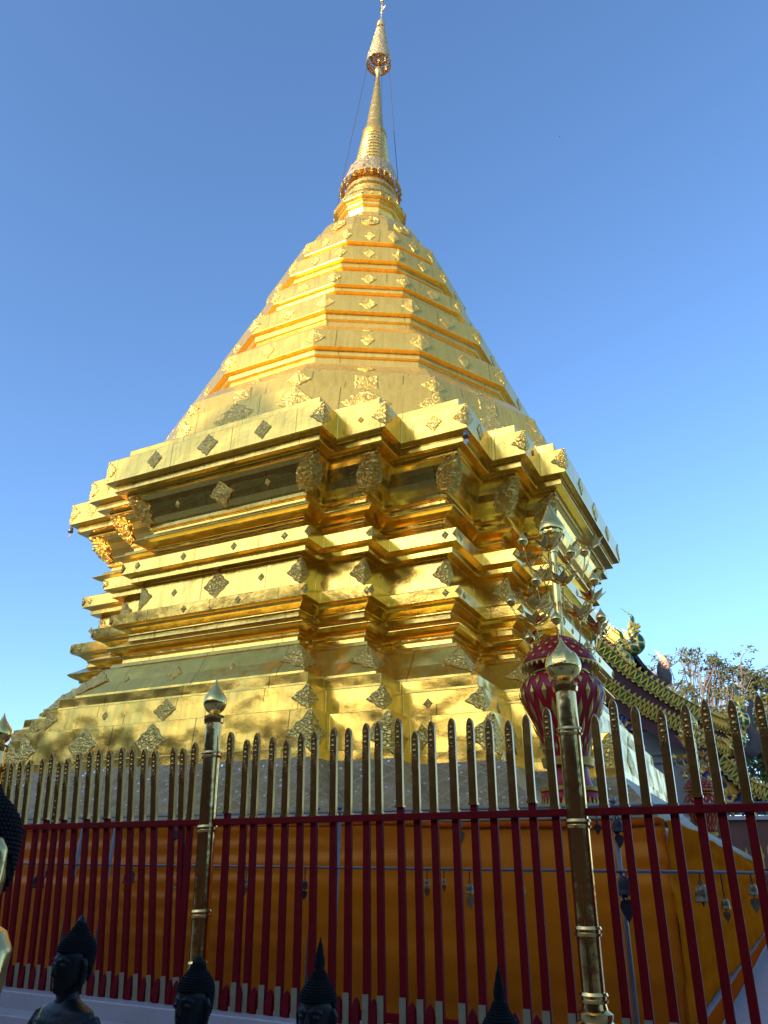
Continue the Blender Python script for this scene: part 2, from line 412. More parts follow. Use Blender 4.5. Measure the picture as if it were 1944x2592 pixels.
# pierced ring with bells
def filigree(name, z0, r0, z1, r1, mat, parent, n=48, teeth=0.0):
    bm = bmesh.new(); rows = 7; rings = []
    for j in range(rows):
        t = j/(rows-1); ring = []
        for i in range(n):
            a = 2*pi*i/n; z = z0+(z1-z0)*t; r = r0+(r1-r0)*t
            if j == rows-1: z += teeth*abs(sin(a*n/8))
            if j == 0: z -= teeth*0.5*abs(sin(a*n/8))
            r += 0.006*sin(i*1.9+j*2.3)
            ring.append((r*cos(a), r*sin(a), z))
        rings.append(ring)
    vv = loops(bm, rings)
    kill = [f for k, f in enumerate(bm.faces) if (k*7+k//n*5) % 11 == 0 and n <= (k % (n*(rows-1))) < n*(rows-2)]
    bmesh.ops.delete(bm, geom=kill, context='FACES')
    o = link(name, bm, mat, parent); m = o.modifiers.new('thick', 'SOLIDIFY'); m.thickness = 0.014
    return lean(o)
crown = filigree('filigree_ring', 20.28, 1.0, 21.0, 0.80, M_CHATRA, ch, 64, 0.07)
bm = bmesh.new()
lathe(bm, [(0, 0.03), (-0.05, 0.035), (-0.09, 0.05), (-0.1, 0.03)], 8)
tube(bm, [(0, 0, 0.06), (0, 0, 0)], 0.006, 5); sphere(bm, (0, 0, -0.13), 0.022, 6, 4)
b0 = link('small_bell', bm, M_ORN, crown)
for k in range(30):
    o = b0 if k == 0 else b0.copy()
    if k: COL.objects.link(o); o.parent = crown
    a = 2*pi*k/30; o.location = (1.0*cos(a), 1.0*sin(a), 20.22)
# tiered umbrella
rings = [(26.95, 0.445, 27.38, 0.42), (27.42, 0.375, 27.78, 0.345), (27.82, 0.32, 28.14, 0.29), (28.18, 0.275, 28.44, 0.25), (28.48, 0.23, 28.72, 0.205), (28.76, 0.19, 28.98, 0.17)]
um = None
for k, (z0, r0, z1, r1) in enumerate(rings):
    filigree('umbrella_ring', z0, r0, z1, r1, M_CHATRA, ch, 36, 0.03)
bm = bmesh.new()
for z, r in [(q[0]+0.02, q[1]) for q in rings]+[(29.12, 0.16)]:
    for k in range(4):
        a = k*pi/2+0.4; tube(bm, [(0, 0, z+0.1), (r*cos(a), r*sin(a), z)], 0.008, 5)
for k in range(6):
    a = k*pi/3; tube(bm, [(0.2*cos(a), 0.2*sin(a), 26.95), (0.13*cos(a), 0.13*sin(a), 29.12)], 0.008, 5)
tube(bm, [(0, 0, 26.75), (0, 0, 29.3)], 0.025, 8)
sphere(bm, (0, 0, 27.15), 0.07, 10, 8)
lean(link('umbrella_frame', bm, M_ORN, ch))
bm = bmesh.new(); lathe(bm, [(29.12, 0.165), (29.3, 0.16), (29.42, 0.15), (29.52, 0.11), (29.62, 0.05), (29.8, 0.022), (30.05, 0.02), (30.1, 0.05), (30.16, 0.05), (30.2, 0.02), (30.45, 0.018), (30.5, 0.045), (30.56, 0.04), (30.6, 0.015), (30.78, 0.015), (30.8, 0.06), (30.87, 0.075), (30.94, 0.06), (30.97, 0.01)], 16)
prism(bm, [(0.02, 0, 30.25), (0.12, 0, 30.36), (0.16, 0, 30.52), (0.08, 0, 30.44), (0.03, 0, 30.46)], (0, 0.012, 0))
lean(link('umbrella_tip', bm, M_CHATRA, ch))
for k in range(4):
    a = R(-62+90*k+18); bm = bmesh.new()
    tube(bm, [(0.40*cos(a), 0.40*sin(a), 26.97), (0.98*cos(a), 0.98*sin(a), 20.6), (1.12*cos(a), 1.12*sin(a), 19.05)], 0.011, 5)
    lean(link('guy_wire', bm, M_WIRE, ch))

# applied ornaments ------------------------------------------------------
def relief(u, v, s):
    a = math.atan2(v, u); r = math.hypot(u, v)
    return 0.5+0.28*sin(13*r+3*sin(3*a+s))+0.26*sin(12*u+4*cos(9*v+s))*cos(10*v-3*sin(7*u))
def grid_orn(name, fn, parent, mat=None, n=17, leaf=False, h0=0.006, h1=0.02, gem=False):
    """fn(u,v)->(point, normal); u,v in -1..1 over a diamond"""
    bm = bmesh.new(); s = random.random()*6; g = {}
    for i in range(n):
        for j in range(n):
            a, b = i/(n-1)*2-1, j/(n-1)*2-1
            u, v = (a+b)/2, (b-a)/2            # square -> diamond
            if leaf:
                u, v = a*(0.80+0.2*math.sqrt(max(0, (1+b)/2)))*(1-0.22*b*b), b*(1-0.30*a*a)
            k = max(abs(a), abs(b))
            wob = 1+(0.07 if leaf else 0.05)*sin((11 if leaf else 8)*math.atan2(v, u)) if k > 0.9 else 1
            p, nn = fn(u*wob, v*wob)
            h = h0+h1*relief(u*1.6, v*1.6, s) if k < 0.93 else (0.0 if k > 0.99 else h0)
            if 0.8 < k < 0.93: h = h0+h1*0.8
            rr = math.hypot(u, v)
            if gem and rr < 0.2: h = h0+h1*(1.6-4*rr)
            g[i, j] = bm.verts.new(p+nn*h)
    for i in range(n-1):
        for j in range(n-1):
            bm.faces.new((g[i, j], g[i+1, j], g[i+1, j+1], g[i, j+1]))
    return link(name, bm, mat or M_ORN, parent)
def prof_at(prof, z):
    for (z0, o0), (z1, o1) in zip(prof, prof[1:]):
        if z0 <= z <= z1 and z1 > z0: return o0+(o1-o0)*(z-z0)/(z1-z0)
    return prof[0][1] if z < prof[0][0] else prof[-1][1]
CORN = {'A': ((W1, -D1), (-1, 0), (0, 1)), 'B': ((W2, -D2), (-1, 0), (0, 1)), 'C': ((W3, -W3), (-1, 0), (0, 1)), 'D': ((D2, -W2), (-1, 0), (0, 1)), 'E': ((D1, -W1), (-1, 0), (0, 1)),
        'F': ((-W1, -D1), (0, 1), (1, 0)), 'G': ((-W2, -D2), (0, 1), (1, 0)), 'H': ((-W3, -W3), (0, 1), (1, 0)), 'J': ((D1, W1), (0, -1), (-1, 0))}
def corner_orn(name, key, z0, z1, wd, prof, parent, eps=0.004, h1=0.014, bulge=0.0, mx=None, gem=False):
    (cx, cy), dl, dr = CORN[key]
    sx, sy = (1 if cx > 0 else -1), (1 if cy > 0 else -1)
    dl, dr = Vector((*dl, 0)), Vector((*dr, 0))
    nl = Vector((-dr.x, -dr.y, 0)); nr = Vector((-dl.x, -dl.y, 0))
    def fn(u, v):
        z = (z0+z1)/2+(z1-z0)/2*v
        o = prof(z)+eps
        c = Vector((cx+sx*o, cy+sy*o, z))
        d, nn = (dl, nl) if u < 0 else (dr, nr)
        k = abs(u)*wd
        b = bulge*max(0, 1-(u*u+v*v))
        nn2 = nn if abs(u) > 1e-6 else (nl+nr).normalized()
        return c+d*k, (nn2*(1+b/0.03)) if bulge else nn2
    return grid_orn(name, fn, parent, h1=h1, gem=gem, leaf='scroll' in name, n=21 if 'scroll' in name else 17)
def face_orn(name, side, t, z, hw, hh, dist, prof, parent, gem=False, h1=0.013, n=15):
    """side 'L' faces -y, 'R' faces +x ; dist is the face distance from the axis"""
    def fn(u, v):
        zz = z+hh*v; o = prof(zz)+0.004
        if side == 'L': return Vector((t+u*hw, -(dist+o), zz)), Vector((0, -1, 0))
        return Vector((dist+o, t+u*hw, zz)), Vector((1, 0, 0))
    return grid_orn(name, fn, parent, gem=gem, h1=h1, n=n)
pc = lambda z: prof_at(P_CORN, z)
pb = lambda z: prof_at(P_BODY, z)
ps = lambda z: prof_at(P_BASE, z)
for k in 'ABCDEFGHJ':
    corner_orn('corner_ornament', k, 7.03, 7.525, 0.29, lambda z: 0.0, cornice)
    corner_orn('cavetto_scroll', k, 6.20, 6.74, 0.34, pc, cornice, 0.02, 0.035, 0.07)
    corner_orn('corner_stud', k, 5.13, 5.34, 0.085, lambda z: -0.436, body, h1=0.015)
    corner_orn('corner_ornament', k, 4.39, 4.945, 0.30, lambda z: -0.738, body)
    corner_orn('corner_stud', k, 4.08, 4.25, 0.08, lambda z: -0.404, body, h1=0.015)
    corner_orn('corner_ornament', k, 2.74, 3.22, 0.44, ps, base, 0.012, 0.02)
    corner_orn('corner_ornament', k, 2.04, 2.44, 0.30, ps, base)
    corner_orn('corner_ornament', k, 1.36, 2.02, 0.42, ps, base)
for sd_ in 'LR':
    for t in (-1.32, 1.28): face_orn('diamond_plaque', sd_, t, 7.27, 0.20, 0.21, D1, lambda z: 0.0, cornice)
    face_orn('diamond_plaque', sd_, 0.0, 7.27, 0.26, 0.245, D1, lambda z: 0.0, cornice, True)
    face_orn('diamond_plaque', sd_, 0.05, 6.45, 0.28, 0.24, D1, lambda z: pc(z)+0.03, cornice, True)
    for t in (-1.05, 1.1): face_orn('small_rosette', sd_, t, 6.46, 0.065, 0.075, D1, pc, cornice, h1=0.012, n=7)
    for t in (-1.75, -0.62, 0.55, 1.65): face_orn('small_rosette', sd_, t, 5.235, 0.075, 0.085, D1, lambda z: -0.437, body, h1=0.012, n=7)
    face_orn('diamond_plaque', sd_, 0.0, 4.67, 0.30, 0.27, D1, lambda z: -0.742, body, True)
    for t in (-1.0, 1.0): face_orn('small_rosette', sd_, t, 4.67, 0.075, 0.08, D1, lambda z: -0.742, body, h1=0.012, n=7)
    for t in (-1.5, -0.4, 0.8): face_orn('small_rosette', sd_, t, 4.165, 0.07, 0.075, D1, lambda z: -0.405, body, h1=0.012, n=7)
    face_orn('diamond_plaque', sd_, -0.3, 2.96, 0.17, 0.15, D1, ps, base)
    for t in (-1.4, 0.9): face_orn('small_rosette', sd_, t, 2.96, 0.085, 0.075, D1, ps, base, h1=0.012, n=7)
    face_orn('diamond_plaque', sd_, 0.0, 2.24, 0.24, 0.19, D1, ps, base)
    face_orn('small_rosette', sd_, -1.3, 2.24, 0.07, 0.08, D1, ps, base, h1=0.012, n=7)
    for t in (-1.45, 0.0): face_orn('diamond_plaque', sd_, t, 1.72, 0.32, 0.29, D1, ps, base, True)
    # the stepped corner faces beside the main face
    c3, c2 = (W2+W3)/2, (W1+W2)/2
    for (t, dd) in ((c2, D2), (c3, W3)):
        tt = [(t, dd)] if sd_ == 'L' else [(-t, dd)]
        if sd_ == 'L': tt.append((-t, dd))
        for (t_, d_) in tt:
            big = d_ == W3
            face_orn('diamond_plaque' if big else 'small_rosette', sd_, t_, 7.27, 0.17 if big else 0.06, 0.18 if big else 0.07, d_, lambda z: 0.0, cornice)
            face_orn('small_rosette', sd_, t_, 5.235, 0.075, 0.085, d_, lambda z: -0.437, body, h1=0.012, n=7)
            face_orn('small_rosette', sd_, t_, 4.165, 0.07, 0.075, d_, lambda z: -0.405, body, h1=0.012, n=7)
            if big:
                face_orn('small_rosette', sd_, t_, 6.46, 0.06, 0.07, d_, pc, cornice, h1=0.012, n=7)
                face_orn('small_rosette', sd_, t_-0.15, 4.67, 0.07, 0.08, d_, lambda z: -0.742, body, h1=0.012, n=7)
                face_orn('small_rosette', sd_, t_, 2.96, 0.085, 0.075, d_, ps, base, h1=0.012, n=7)
                face_orn('small_rosette', sd_, t_-0.1, 2.24, 0.08, 0.09, d_, ps, base, h1=0.012, n=7)
                face_orn('diamond_plaque', sd_, t_-0.1, 1.72, 0.17, 0.19, d_, ps, base)
def gon_vert_orn(name, k, prof, z0, z1, wd, parent, h1=0.014):
    a = R(15+30*k); e = Vector((sin(a), -cos(a), 0))
    al, ar = R(30*k), R(30*k+30)
    nl, nr = Vector((sin(al), -cos(al), 0)), Vector((sin(ar), -cos(ar), 0))
    dl, dr = Vector((-cos(al), -sin(al), 0)), Vector((cos(ar), sin(ar), 0))
    def fn(u, v):
        z = (z0+z1)/2+(z1-z0)/2*v; r = prof_at(prof, z)+0.004
        return e*r+Vector((0, 0, z))+(dl if u < 0 else dr)*(abs(u)*wd), (nl if u < 0 else nr)
    return grid_orn(name, fn, parent, h1=h1)
def gon_face_orn(name, k, prof, z, hw, hh, parent, gem=False, h1=0.014, square=False):
    a = R(30*k); nn = Vector((sin(a), -cos(a), 0)); d = Vector((cos(a), sin(a), 0)); c15 = cos(R(15))
    def fn(u, v):
        if square: u, v = (u-v), (u+v)
        zz = z+hh*v; r = prof_at(prof, zz)*c15+0.004
        return nn*r+d*(u*hw)+Vector((0, 0, zz)), nn
    return grid_orn(name, fn, parent, gem=gem, h1=h1)
FA = {1: (10.34, 10.83, 0.28, 0.17), 2: (11.885, 12.36, 0.24, 0.22), 3: (13.20, 13.62, 0.2, 0.2), 4: (14.495, 14.94, 0.17, 0.15), 5: (15.555, 16.03, 0.17, 0.15)}
for ti, (z0, z1, wv, wf) in FA.items():
    pr = TIERS[ti][1]
    for k in range(-3, 5):
        gon_vert_orn('corner_ornament', k, pr, z0+0.02, z1-0.02, wv, tier_obs[ti])
        gon_face_orn('diamond_plaque', k, pr, (z0+z1)/2-0.01, wf, (z1-z0)*0.40, tier_obs[ti])
for k in range(-3, 5):
    pr = TIERS[0][1]
    gon_vert_orn('corner_ornament', k, pr, 8.70, 9.14, 0.28, tier_obs[0])
    gon_vert_orn('corner_ornament', k, pr, 7.95, 8.65, 0.40, tier_obs[0])
    gon_face_orn('square_plaque', k, pr, 8.91, 0.24, 0.18, tier_obs[0], True, square=True)
    gon_face_orn('diamond_plaque', k, pr, 8.28, 0.52, 0.36, tier_obs[0], True)
    gon_face_orn('small_rosette', k, pr, 9.50, 0.2, 0.12, tier_obs[0])
    gon_face_orn('small_rosette', k, TIERS[1][1], 11.05, 0.11, 0.09, tier_obs[1])
    gon_vert_orn('corner_ornament', k, TIERS[7][1], 18.89, 19.04, 0.06, tier_obs[7], 0.012)
    gon_face_orn('diamond_plaque', k, TIERS[7][1], 18.965, 0.06, 0.06, tier_obs[7], h1=0.012)
    # round medallions on the dome
    a = R(30*k); nn = Vector((sin(a), -cos(a), 0)); d = Vector((cos(a), sin(a), 0)); bm = bmesh.new()
    pr = TIERS[6][1]; rr = []
    for (rad, hh) in ((0.26, 0.0), (0.255, 0.03), (0.22, 0.03), (0.2, 0.012), (0.13, 0.03), (0.09, 0.012), (0.06, 0.05), (0.01, 0.06)):
        ring = []
        for i in range(24):
            t = 2*pi*i/24; r2 = rad*(1+0.12*sin(8*t)) if 0.1 < rad < 0.2 else rad
            zz = 17.0+r2*sin(t)*0.9
            ring.append(nn*(prof_at(pr, zz)*cos(R(15))+0.003+hh)+d*(r2*cos(t))+Vector((0, 0, zz)))
        rr.append(ring)
    loops(bm, rr, True, False, True); link('medallion', bm, M_ORN, tier_obs[6])

# wind bells under the cornice
def wind_bell(label, x, y, z):
    t = thing('wind_bell', label, 'bell', (x, y, z))
    bm = bmesh.new(); tube(bm, [(0, 0, 0), (0, 0, -0.05)], 0.006, 5); lathe(bm, [(-0.05, 0.03), (-0.07, 0.045), (-0.12, 0.055), (-0.17, 0.062), (-0.175, 0.05)], 14)
    link('bell_cup', bm, M_STEEL, t, True)
    bm = bmesh.new(); tube(bm, [(0, 0, -0.17), (0, 0, -0.215)], 0.004, 5)
    prism(bm, [(0, -0.004, -0.33), (0.05, -0.004, -0.27), (0.05, -0.004, -0.235), (0.02, -0.004, -0.215), (0, -0.004, -0.225), (-0.02, -0.004, -0.215), (-0.05, -0.004, -0.235), (-0.05, -0.004, -0.27)], (0, 0.008, 0))
    link('heart_clapper', bm, M_STEEL, t)
wind_bell('small silver wind bell with a heart clapper under the nearest cornice corner', W3-0.05, -W3+0.02, 7.0)
wind_bell('tiny wind bell hanging from the far left cornice tip against the sky', -W3+0.06, -W3+0.02, 7.0)

# plinth under the chedi, with coping, and the saffron cloth tied round it
PX = 7.5
pl = thing('plinth', 'square masonry plinth with cream coping wrapped in saffron cloth', 'plinth')
bm = bmesh.new(); box(bm, (-PX, -PX, GZ), (PX, PX, 0.47)); link('core', bm, M_WHITE, pl)
bm = bmesh.new()
for s in (0.0, 0.035):
    pass
loops(bm, [[(sx*(PX+e), sy*(PX+e), z) for sx, sy in ((-1, -1), (1, -1), (1, 1), (-1, 1))] for z, e in ((0.40, 0.03), (0.42, 0.07), (0.50, 0.07), (0.52, 0.04), (0.56, 0.04), (0.57, 0.0))], True, True, True)
bevel(link('coping', bm, M_CREAM, pl), 0.01)

def cloth_sheet(name, side, lo, hi, top, bot, mat, nx, nz, amp, sag, dist=0.085, thick=0.006, seed=0, parent=None):
    rnd = random.Random(seed); bm = bmesh.new(); g = {}
    fold = [(rnd.uniform(0.2, 1.0), rnd.uniform(0, 6.3), rnd.uniform(2.5, 9)) for _ in range(6)]
    fine = [(rnd.uniform(0.25, 0.6), rnd.uniform(0, 6.3), rnd.uniform(14, 34)) for _ in range(7)]
    for i in range(nx+1):
        for j in range(nz+1):
            s = lo+(hi-lo)*i/nx; t = j/nz
            z = top(s)+(bot(s)-top(s))*t
            dd = dist
            for a, ph, fr in fold:
                dd += amp*a*0.5*(1+sin(fr*(z*1.1)+ph+0.9*sin(s*0.35*a+ph)))*(0.35+0.65*(1-t))
            dd += amp*0.6*sin(s*0.8+2*t)
            for a, ph, fr in fine:
                dd += amp*a*max(0, sin(0.7*s+ph*2+1.3*sin(z*1.5+ph)))**1.5*sin(fr*z+ph+1.2*sin(s*0.5+ph))*(0.25+0.75*(1-t)**1.5)
            p = (s, -(PX+dd), z) if side == 'L' else (PX+dd, s, z)
            g[i, j] = bm.verts.new(p)
    for i in range(nx):
        for j in range(nz): bm.faces.new((g[i, j], g[i+1, j], g[i+1, j+1], g[i, j+1]))
    o = link(name, bm, mat, parent, True); m = o.modifiers.new('thick', 'SOLIDIFY'); m.thickness = thick; return o
ct = thing('saffron_cloth', 'long saffron satin cloth wrapped round the plinth below the gilded stupa', 'cloth')
topL = lambda s: 0.405+0.012*sin(s*1.7)+0.008*sin(s*4.1+1)
topR = lambda s: 0.40+0.02*sin((s+7.5)*0.9)+0.01*sin(s*3.3)
cloth_sheet('front_sheet', 'L', -PX-0.1, PX+0.125, topL, lambda s: -1.46, M_CLOTH, 170, 120, 0.018, 0, seed=3, parent=ct)
cloth_sheet('side_sheet', 'R', -PX-0.125, PX+0.1, topR, lambda s: -1.24+0.012*(s+7.5), M_CLOTH_SIDE, 110, 100, 0.024, 0, seed=9, parent=ct)
cloth_sheet('top_hem', 'L', -PX-0.1, PX+0.1, lambda s: topL(s)+0.01, lambda s: topL(s)-0.022-0.03*max(0, sin((s-4.3)*0.55)), M_ORANGEHEM, 150, 2, 0.004, 0, dist=0.115, seed=3, parent=ct)
cloth_sheet('lower_hem', 'R', -PX-0.1, PX+0.1, lambda s: -1.22+0.012*(s+7.5), lambda s: -1.44+0.015*(s+7.5), M_ORANGEHEM, 90, 8, 0.01, 0, dist=0.15, seed=4, parent=ct)

# inner floor strip between plinth and fence
bm = bmesh.new(); box(bm, (-10.6, -10.6, GZ-0.1), (10.6, 10.6, -1.48)); tag(link('inner_walkway', bm, M_WHITE), kind='structure')

# ------------------------------------------------------------------ urns with lotus trees on the plinth corners
def petal(bm, c, ang, tilt, ln, wd, curl=0.25, th=0.006, base=0.0):
    """a pointed cupped petal starting at c, leaning out by tilt from vertical"""
    d = Vector((cos(ang), sin(ang), 0)); s = Vector((-sin(ang), cos(ang), 0)); up = Vector((0, 0, 1)); n = 6; rows = []
    p = Vector(c)+d*base; a = tilt
    for i in range(n+1):
        t = i/n; wdt = wd*(sin(pi*min(1, 0.18+0.82*t)))**0.8*(1-t**5) if i < n else 0.002
        dirv = d*sin(a)+up*cos(a); nrm = d*cos(a)-up*sin(a)
        rows.append([p-s*wdt+nrm*(-0.3*wdt), p, p+s*wdt+nrm*(-0.3*wdt)])
        p = p+dirv*(ln/n); a += curl/n
    vv = [[bm.verts.new(q) for q in r] for r in rows]
    for r0, r1 in zip(vv, vv[1:]):
        for k in range(2): bm.faces.new((r0[k], r0[k+1], r1[k+1], r1[k]))
BUD = [(0, 0.16), (0.06, 0.42), (0.16, 0.78), (0.28, 0.97), (0.38, 1.0), (0.5, 0.88), (0.62, 0.62), (0.74, 0.36), (0.86, 0.16), (0.95, 0.06), (1.0, 0.012)]
def bud_profile(r, h, z=0): return [(z+h*a, r*b) for a, b in BUD]
def make_urn():
    t = thing('urn', 'x', 'urn')
    bm = bmesh.new()
    lathe(bm, [(0.0, 0.31), (0.16, 0.31), (0.17, 0.26), (0.30, 0.22), (0.40, 0.21), (0.52, 0.235), (0.62, 0.25), (0.86, 0.33), (1.05, 0.425), (1.18, 0.46), (1.32, 0.455), (1.44, 0.40), (1.5, 0.33), (1.53, 0.27), (1.62, 0.30), (1.66, 0.40), (1.70, 0.415), (1.80, 0.38), (1.95, 0.30), (2.08, 0.19), (2.15, 0.07)], 40)
    link('vase_body', bm, M_VASE, t, True)
    bm = bmesh.new()
    for z, r in ((0.18, 0.30), (0.44, 0.25), (0.48, 0.26)): lathe(bm, [(z-0.02, r-0.03), (z-0.02, r+0.02), (z+0.02, r+0.025), (z+0.03, r-0.03)], 40)
    for z, r in ((1.54, 0.29), (1.655, 0.405)): lathe(bm, [(z-0.012, r-0.02), (z-0.012, r+0.02), (z+0.012, r+0.022), (z+0.02, r-0.03)], 40)
    for k in range(36):
        a = 2*pi*k/36
        prism(bm, [(0.315*cos(a)+q*(-sin(a)), 0.315*sin(a)+q*cos(a), z) for q, z in ((-0.022, 0.02), (0.022, 0.02), (0.0, 0.10))], (0.008*cos(a), 0.008*sin(a), 0))
        r = 0.425
        prism(bm, [(r*cos(a)+q*(-sin(a)), r*sin(a)+q*cos(a), z) for q, z in ((-0.02, 1.64), (0.02, 1.64), (0.0, 1.58))], (0.012*cos(a), 0.012*sin(a), 0))
    link('gilt_bands', bm, M_GGOLD, t)
    bm = bmesh.new(); P = [(0.52, 0.235), (0.62, 0.25), (0.86, 0.33), (1.05, 0.425), (1.18, 0.46), (1.32, 0.455), (1.44, 0.40), (1.5, 0.33)]
    P2 = [(1.70, 0.415), (1.80, 0.38), (1.95, 0.30), (2.08, 0.19)]
    def loz(a, z, hw, hh, pr):
        f = lambda da, dz: ((prof_at(pr, z+dz)+0.012)*cos(a+da), (prof_at(pr, z+dz)+0.012)*sin(a+da), z+dz)
        c = Vector(f(0, 0)); c += Vector((cos(a), sin(a), 0))*0.012
        q = [bm.verts.new(f(-hw, 0)), bm.verts.new(f(0, -hh)), bm.verts.new(f(hw, 0)), bm.verts.new(f(0, hh))]; cc = bm.verts.new(c)
        for i in range(4): bm.faces.new((q[i], q[(i+1) % 4], cc))
    for k in range(18):
        a = 2*pi*k/18
        loz(a, 0.80, 0.066, 0.105, P); loz(a+pi/18, 0.98, 0.07, 0.115, P); loz(a, 1.17, 0.066, 0.11, P); loz(a+pi/18, 1.34, 0.06, 0.08, P); loz(a, 0.60, 0.07, 0.05, P); loz(a+pi/18, 0.66, 0.06, 0.06, P); loz(a, 1.45, 0.05, 0.03, P)
        for z, h in ((1.76, 0.03), (1.85, 0.03), (1.94, 0.03), (2.02, 0.025)): loz(a+(pi/18 if z in (1.85, 2.02) else 0), z, 0.07, h, P2)
    link('gilt_lozenges', bm, M_GGOLD, t)
    for c in t.children:
        for v in c.data.vertices:
            if v.co.z > 1.18: v.co.z = 1.18+(v.co.z-1.18)*0.72
    return t
URN_Z = 0.57
u1 = make_urn(); u1['label'] = 'large dark red urn with gilt lozenges behind the tall gold fence post'; u1['category'] = 'urn'
u1['group'] = 'red urns on the plinth corners'; u1.location = (6.62, -6.93, URN_Z)
u2 = dup(u1); u2['label'] = 'small looking distant red urn at the back right plinth corner'; u2.location = (6.62, 6.93, URN_Z)

def make_lotus():
    t = thing('lotus_tree', 'x', 'ornament')
    bm = bmesh.new(); lathe(bm, [(-0.6, 0.05), (1.22, 0.045), (1.23, 0.06), (1.27, 0.062), (1.28, 0.05), (1.30, 0.05), (1.31, 0.06), (1.33, 0.06), (1.35, 0.04), (1.36, 0.03)], 16)
    link('stem', bm, M_LOTUS, t, True).modifiers.new('e', 'EDGE_SPLIT').split_angle = R(40)
    bm = bmesh.new(); lathe(bm, [(1.34, 0.03), (1.38, 0.06), (1.44, 0.13), (1.50, 0.165), (1.56, 0.17), (1.62, 0.14), (1.72, 0.09), (1.82, 0.045), (1.93, 0.006)], 28)
    bd = link('top_bud', bm, M_LOTUS, t, True)
    bm = bmesh.new()
    for k in range(12): petal(bm, (0, 0, 1.40), 2*pi*k/12, 0.55, 0.16, 0.045, -0.5, base=0.105)
    for k in range(12): petal(bm, (0, 0, 1.45), 2*pi*(k+0.5)/12, 0.15, 0.16, 0.045, -0.5, base=0.158)
    link('bud_petal_rings', bm, M_LOTUS, bd).modifiers.new('t', 'SOLIDIFY').thickness = 0.004
    rnd = random.Random(5)
    for lvl, (z, L) in enumerate(((1.02, 0.44), (0.52, 0.52), (0.05, 0.50))):
        for k in range(9):
            a = 2*pi*k/9+lvl*0.31+rnd.uniform(-0.1, 0.1); ll = L*rnd.uniform(0.7, 1.12)
            d = Vector((cos(a), sin(a), 0)); rise = rnd.uniform(0.02, 0.24)
            bm = bmesh.new()
            pth = spline([(0, 0, z), d*(ll*0.25)+Vector((0, 0, z+0.05)), d*(ll*0.55)+Vector((0, 0, z-0.07)), d*(ll*0.85)+Vector((0, 0, z-0.06)), d*ll+Vector((0, 0, z+rise))], 4)
            tube(bm, pth, 0.008, 6)
            arm = link('arm', bm, M_LOTUS, t, True); e = pth[-1]
            bm = bmesh.new()
            if k % 9 in (0, 3, 5, 7):
                for q in range(7): petal(bm, e, 2*pi*q/7+a, 1.0+0.1*(q % 2), 0.21, 0.055, -0.35, base=0.01)
                for q in range(4): petal(bm, e, 2*pi*q/4+a+0.3, 0.45, 0.13, 0.042, -0.2, base=0.008)
                link('lotus_flower', bm, M_LOTUS, arm).modifiers.new('t', 'SOLIDIFY').thickness = 0.005
            else:
                lathe(bm, bud_profile(0.062, 0.19), 14, e); link('lotus_bud', bm, M_LOTUS, arm, True)
    return t
l1 = make_lotus(); l1['label'] = 'gold lotus tree with curling arms of buds and flowers rising from the large red urn'; l1['category'] = 'ornament'
l1['group'] = 'gold lotus trees standing in the red urns'; l1.location = (6.66, -6.93, 2.27)
l2 = dup(l1); l2['label'] = 'far gold lotus tree half hidden behind fence spears at the back corner'; l2.location = (6.66, 6.93, 2.27)

# ------------------------------------------------------------------ fence
FY = -10.0; FD = FY-CAM.y
zf = lambda r: CAM.z+r*FD
FOOT, RAIL_T, RAIL_B = zf(-0.167), zf(0.0794), zf(0.0705)
tips = [(15, 1921), (32, 1922), (53, 1918), (78, 1917), (110, 1914), (134, 1899), (151, 1920), (174, 1912), (200, 1895.6), (230, 1892.6), (252, 1889), (277, 1889), (310, 1884), (339, 1887), (364, 1887), (393, 1890.5), (439, 1885.4), (462, 1887), (492, 1876),
        (586, 1850.4), (624, 1869), (650.6, 1853.4), (688, 1863), (725, 1869), (763, 1852.5), (798, 1848), (844, 1838.6), (880, 1841), (924, 1829), (958, 1824), (1008, 1816), (1048, 1848), (1090, 1823), (1141, 1816), (1186, 1816), (1232, 1817), (1286, 1821), (1328, 1807), (1384, 1789),
        (1505, 1805), (1550, 1767), (1607, 1784), (1670, 1792), (1729, 1780), (1782, 1766), (1846, 1770), (1914.6, 1757.6)]
fn_ = thing('fence', 'red picket fence with gold spear tips and gold lotus bud posts along the front', 'fence', (0, 0, 0))
def add_rail(bm, x0, x1, z0, z1, y0, y1): box(bm, (x0, y0, z0), (x1, y1, z1))
bm = bmesh.new(); box(bm, (-1.5, FY-0.035, RAIL_B), (10.3, FY+0.005, RAIL_T))
for v in bm.verts: v.co.z += 0.0071*(v.co.x-5.0)
bevel(link('top_rail', bm, M_RED, fn_), 0.004)
bm = bmesh.new(); box(bm, (-1.5, FY+0.0, FOOT+0.03), (10.3, FY+0.03, FOOT+0.09)); bevel(link('bottom_rail', bm, M_RED, fn_), 0.004)
rnd = random.Random(11)
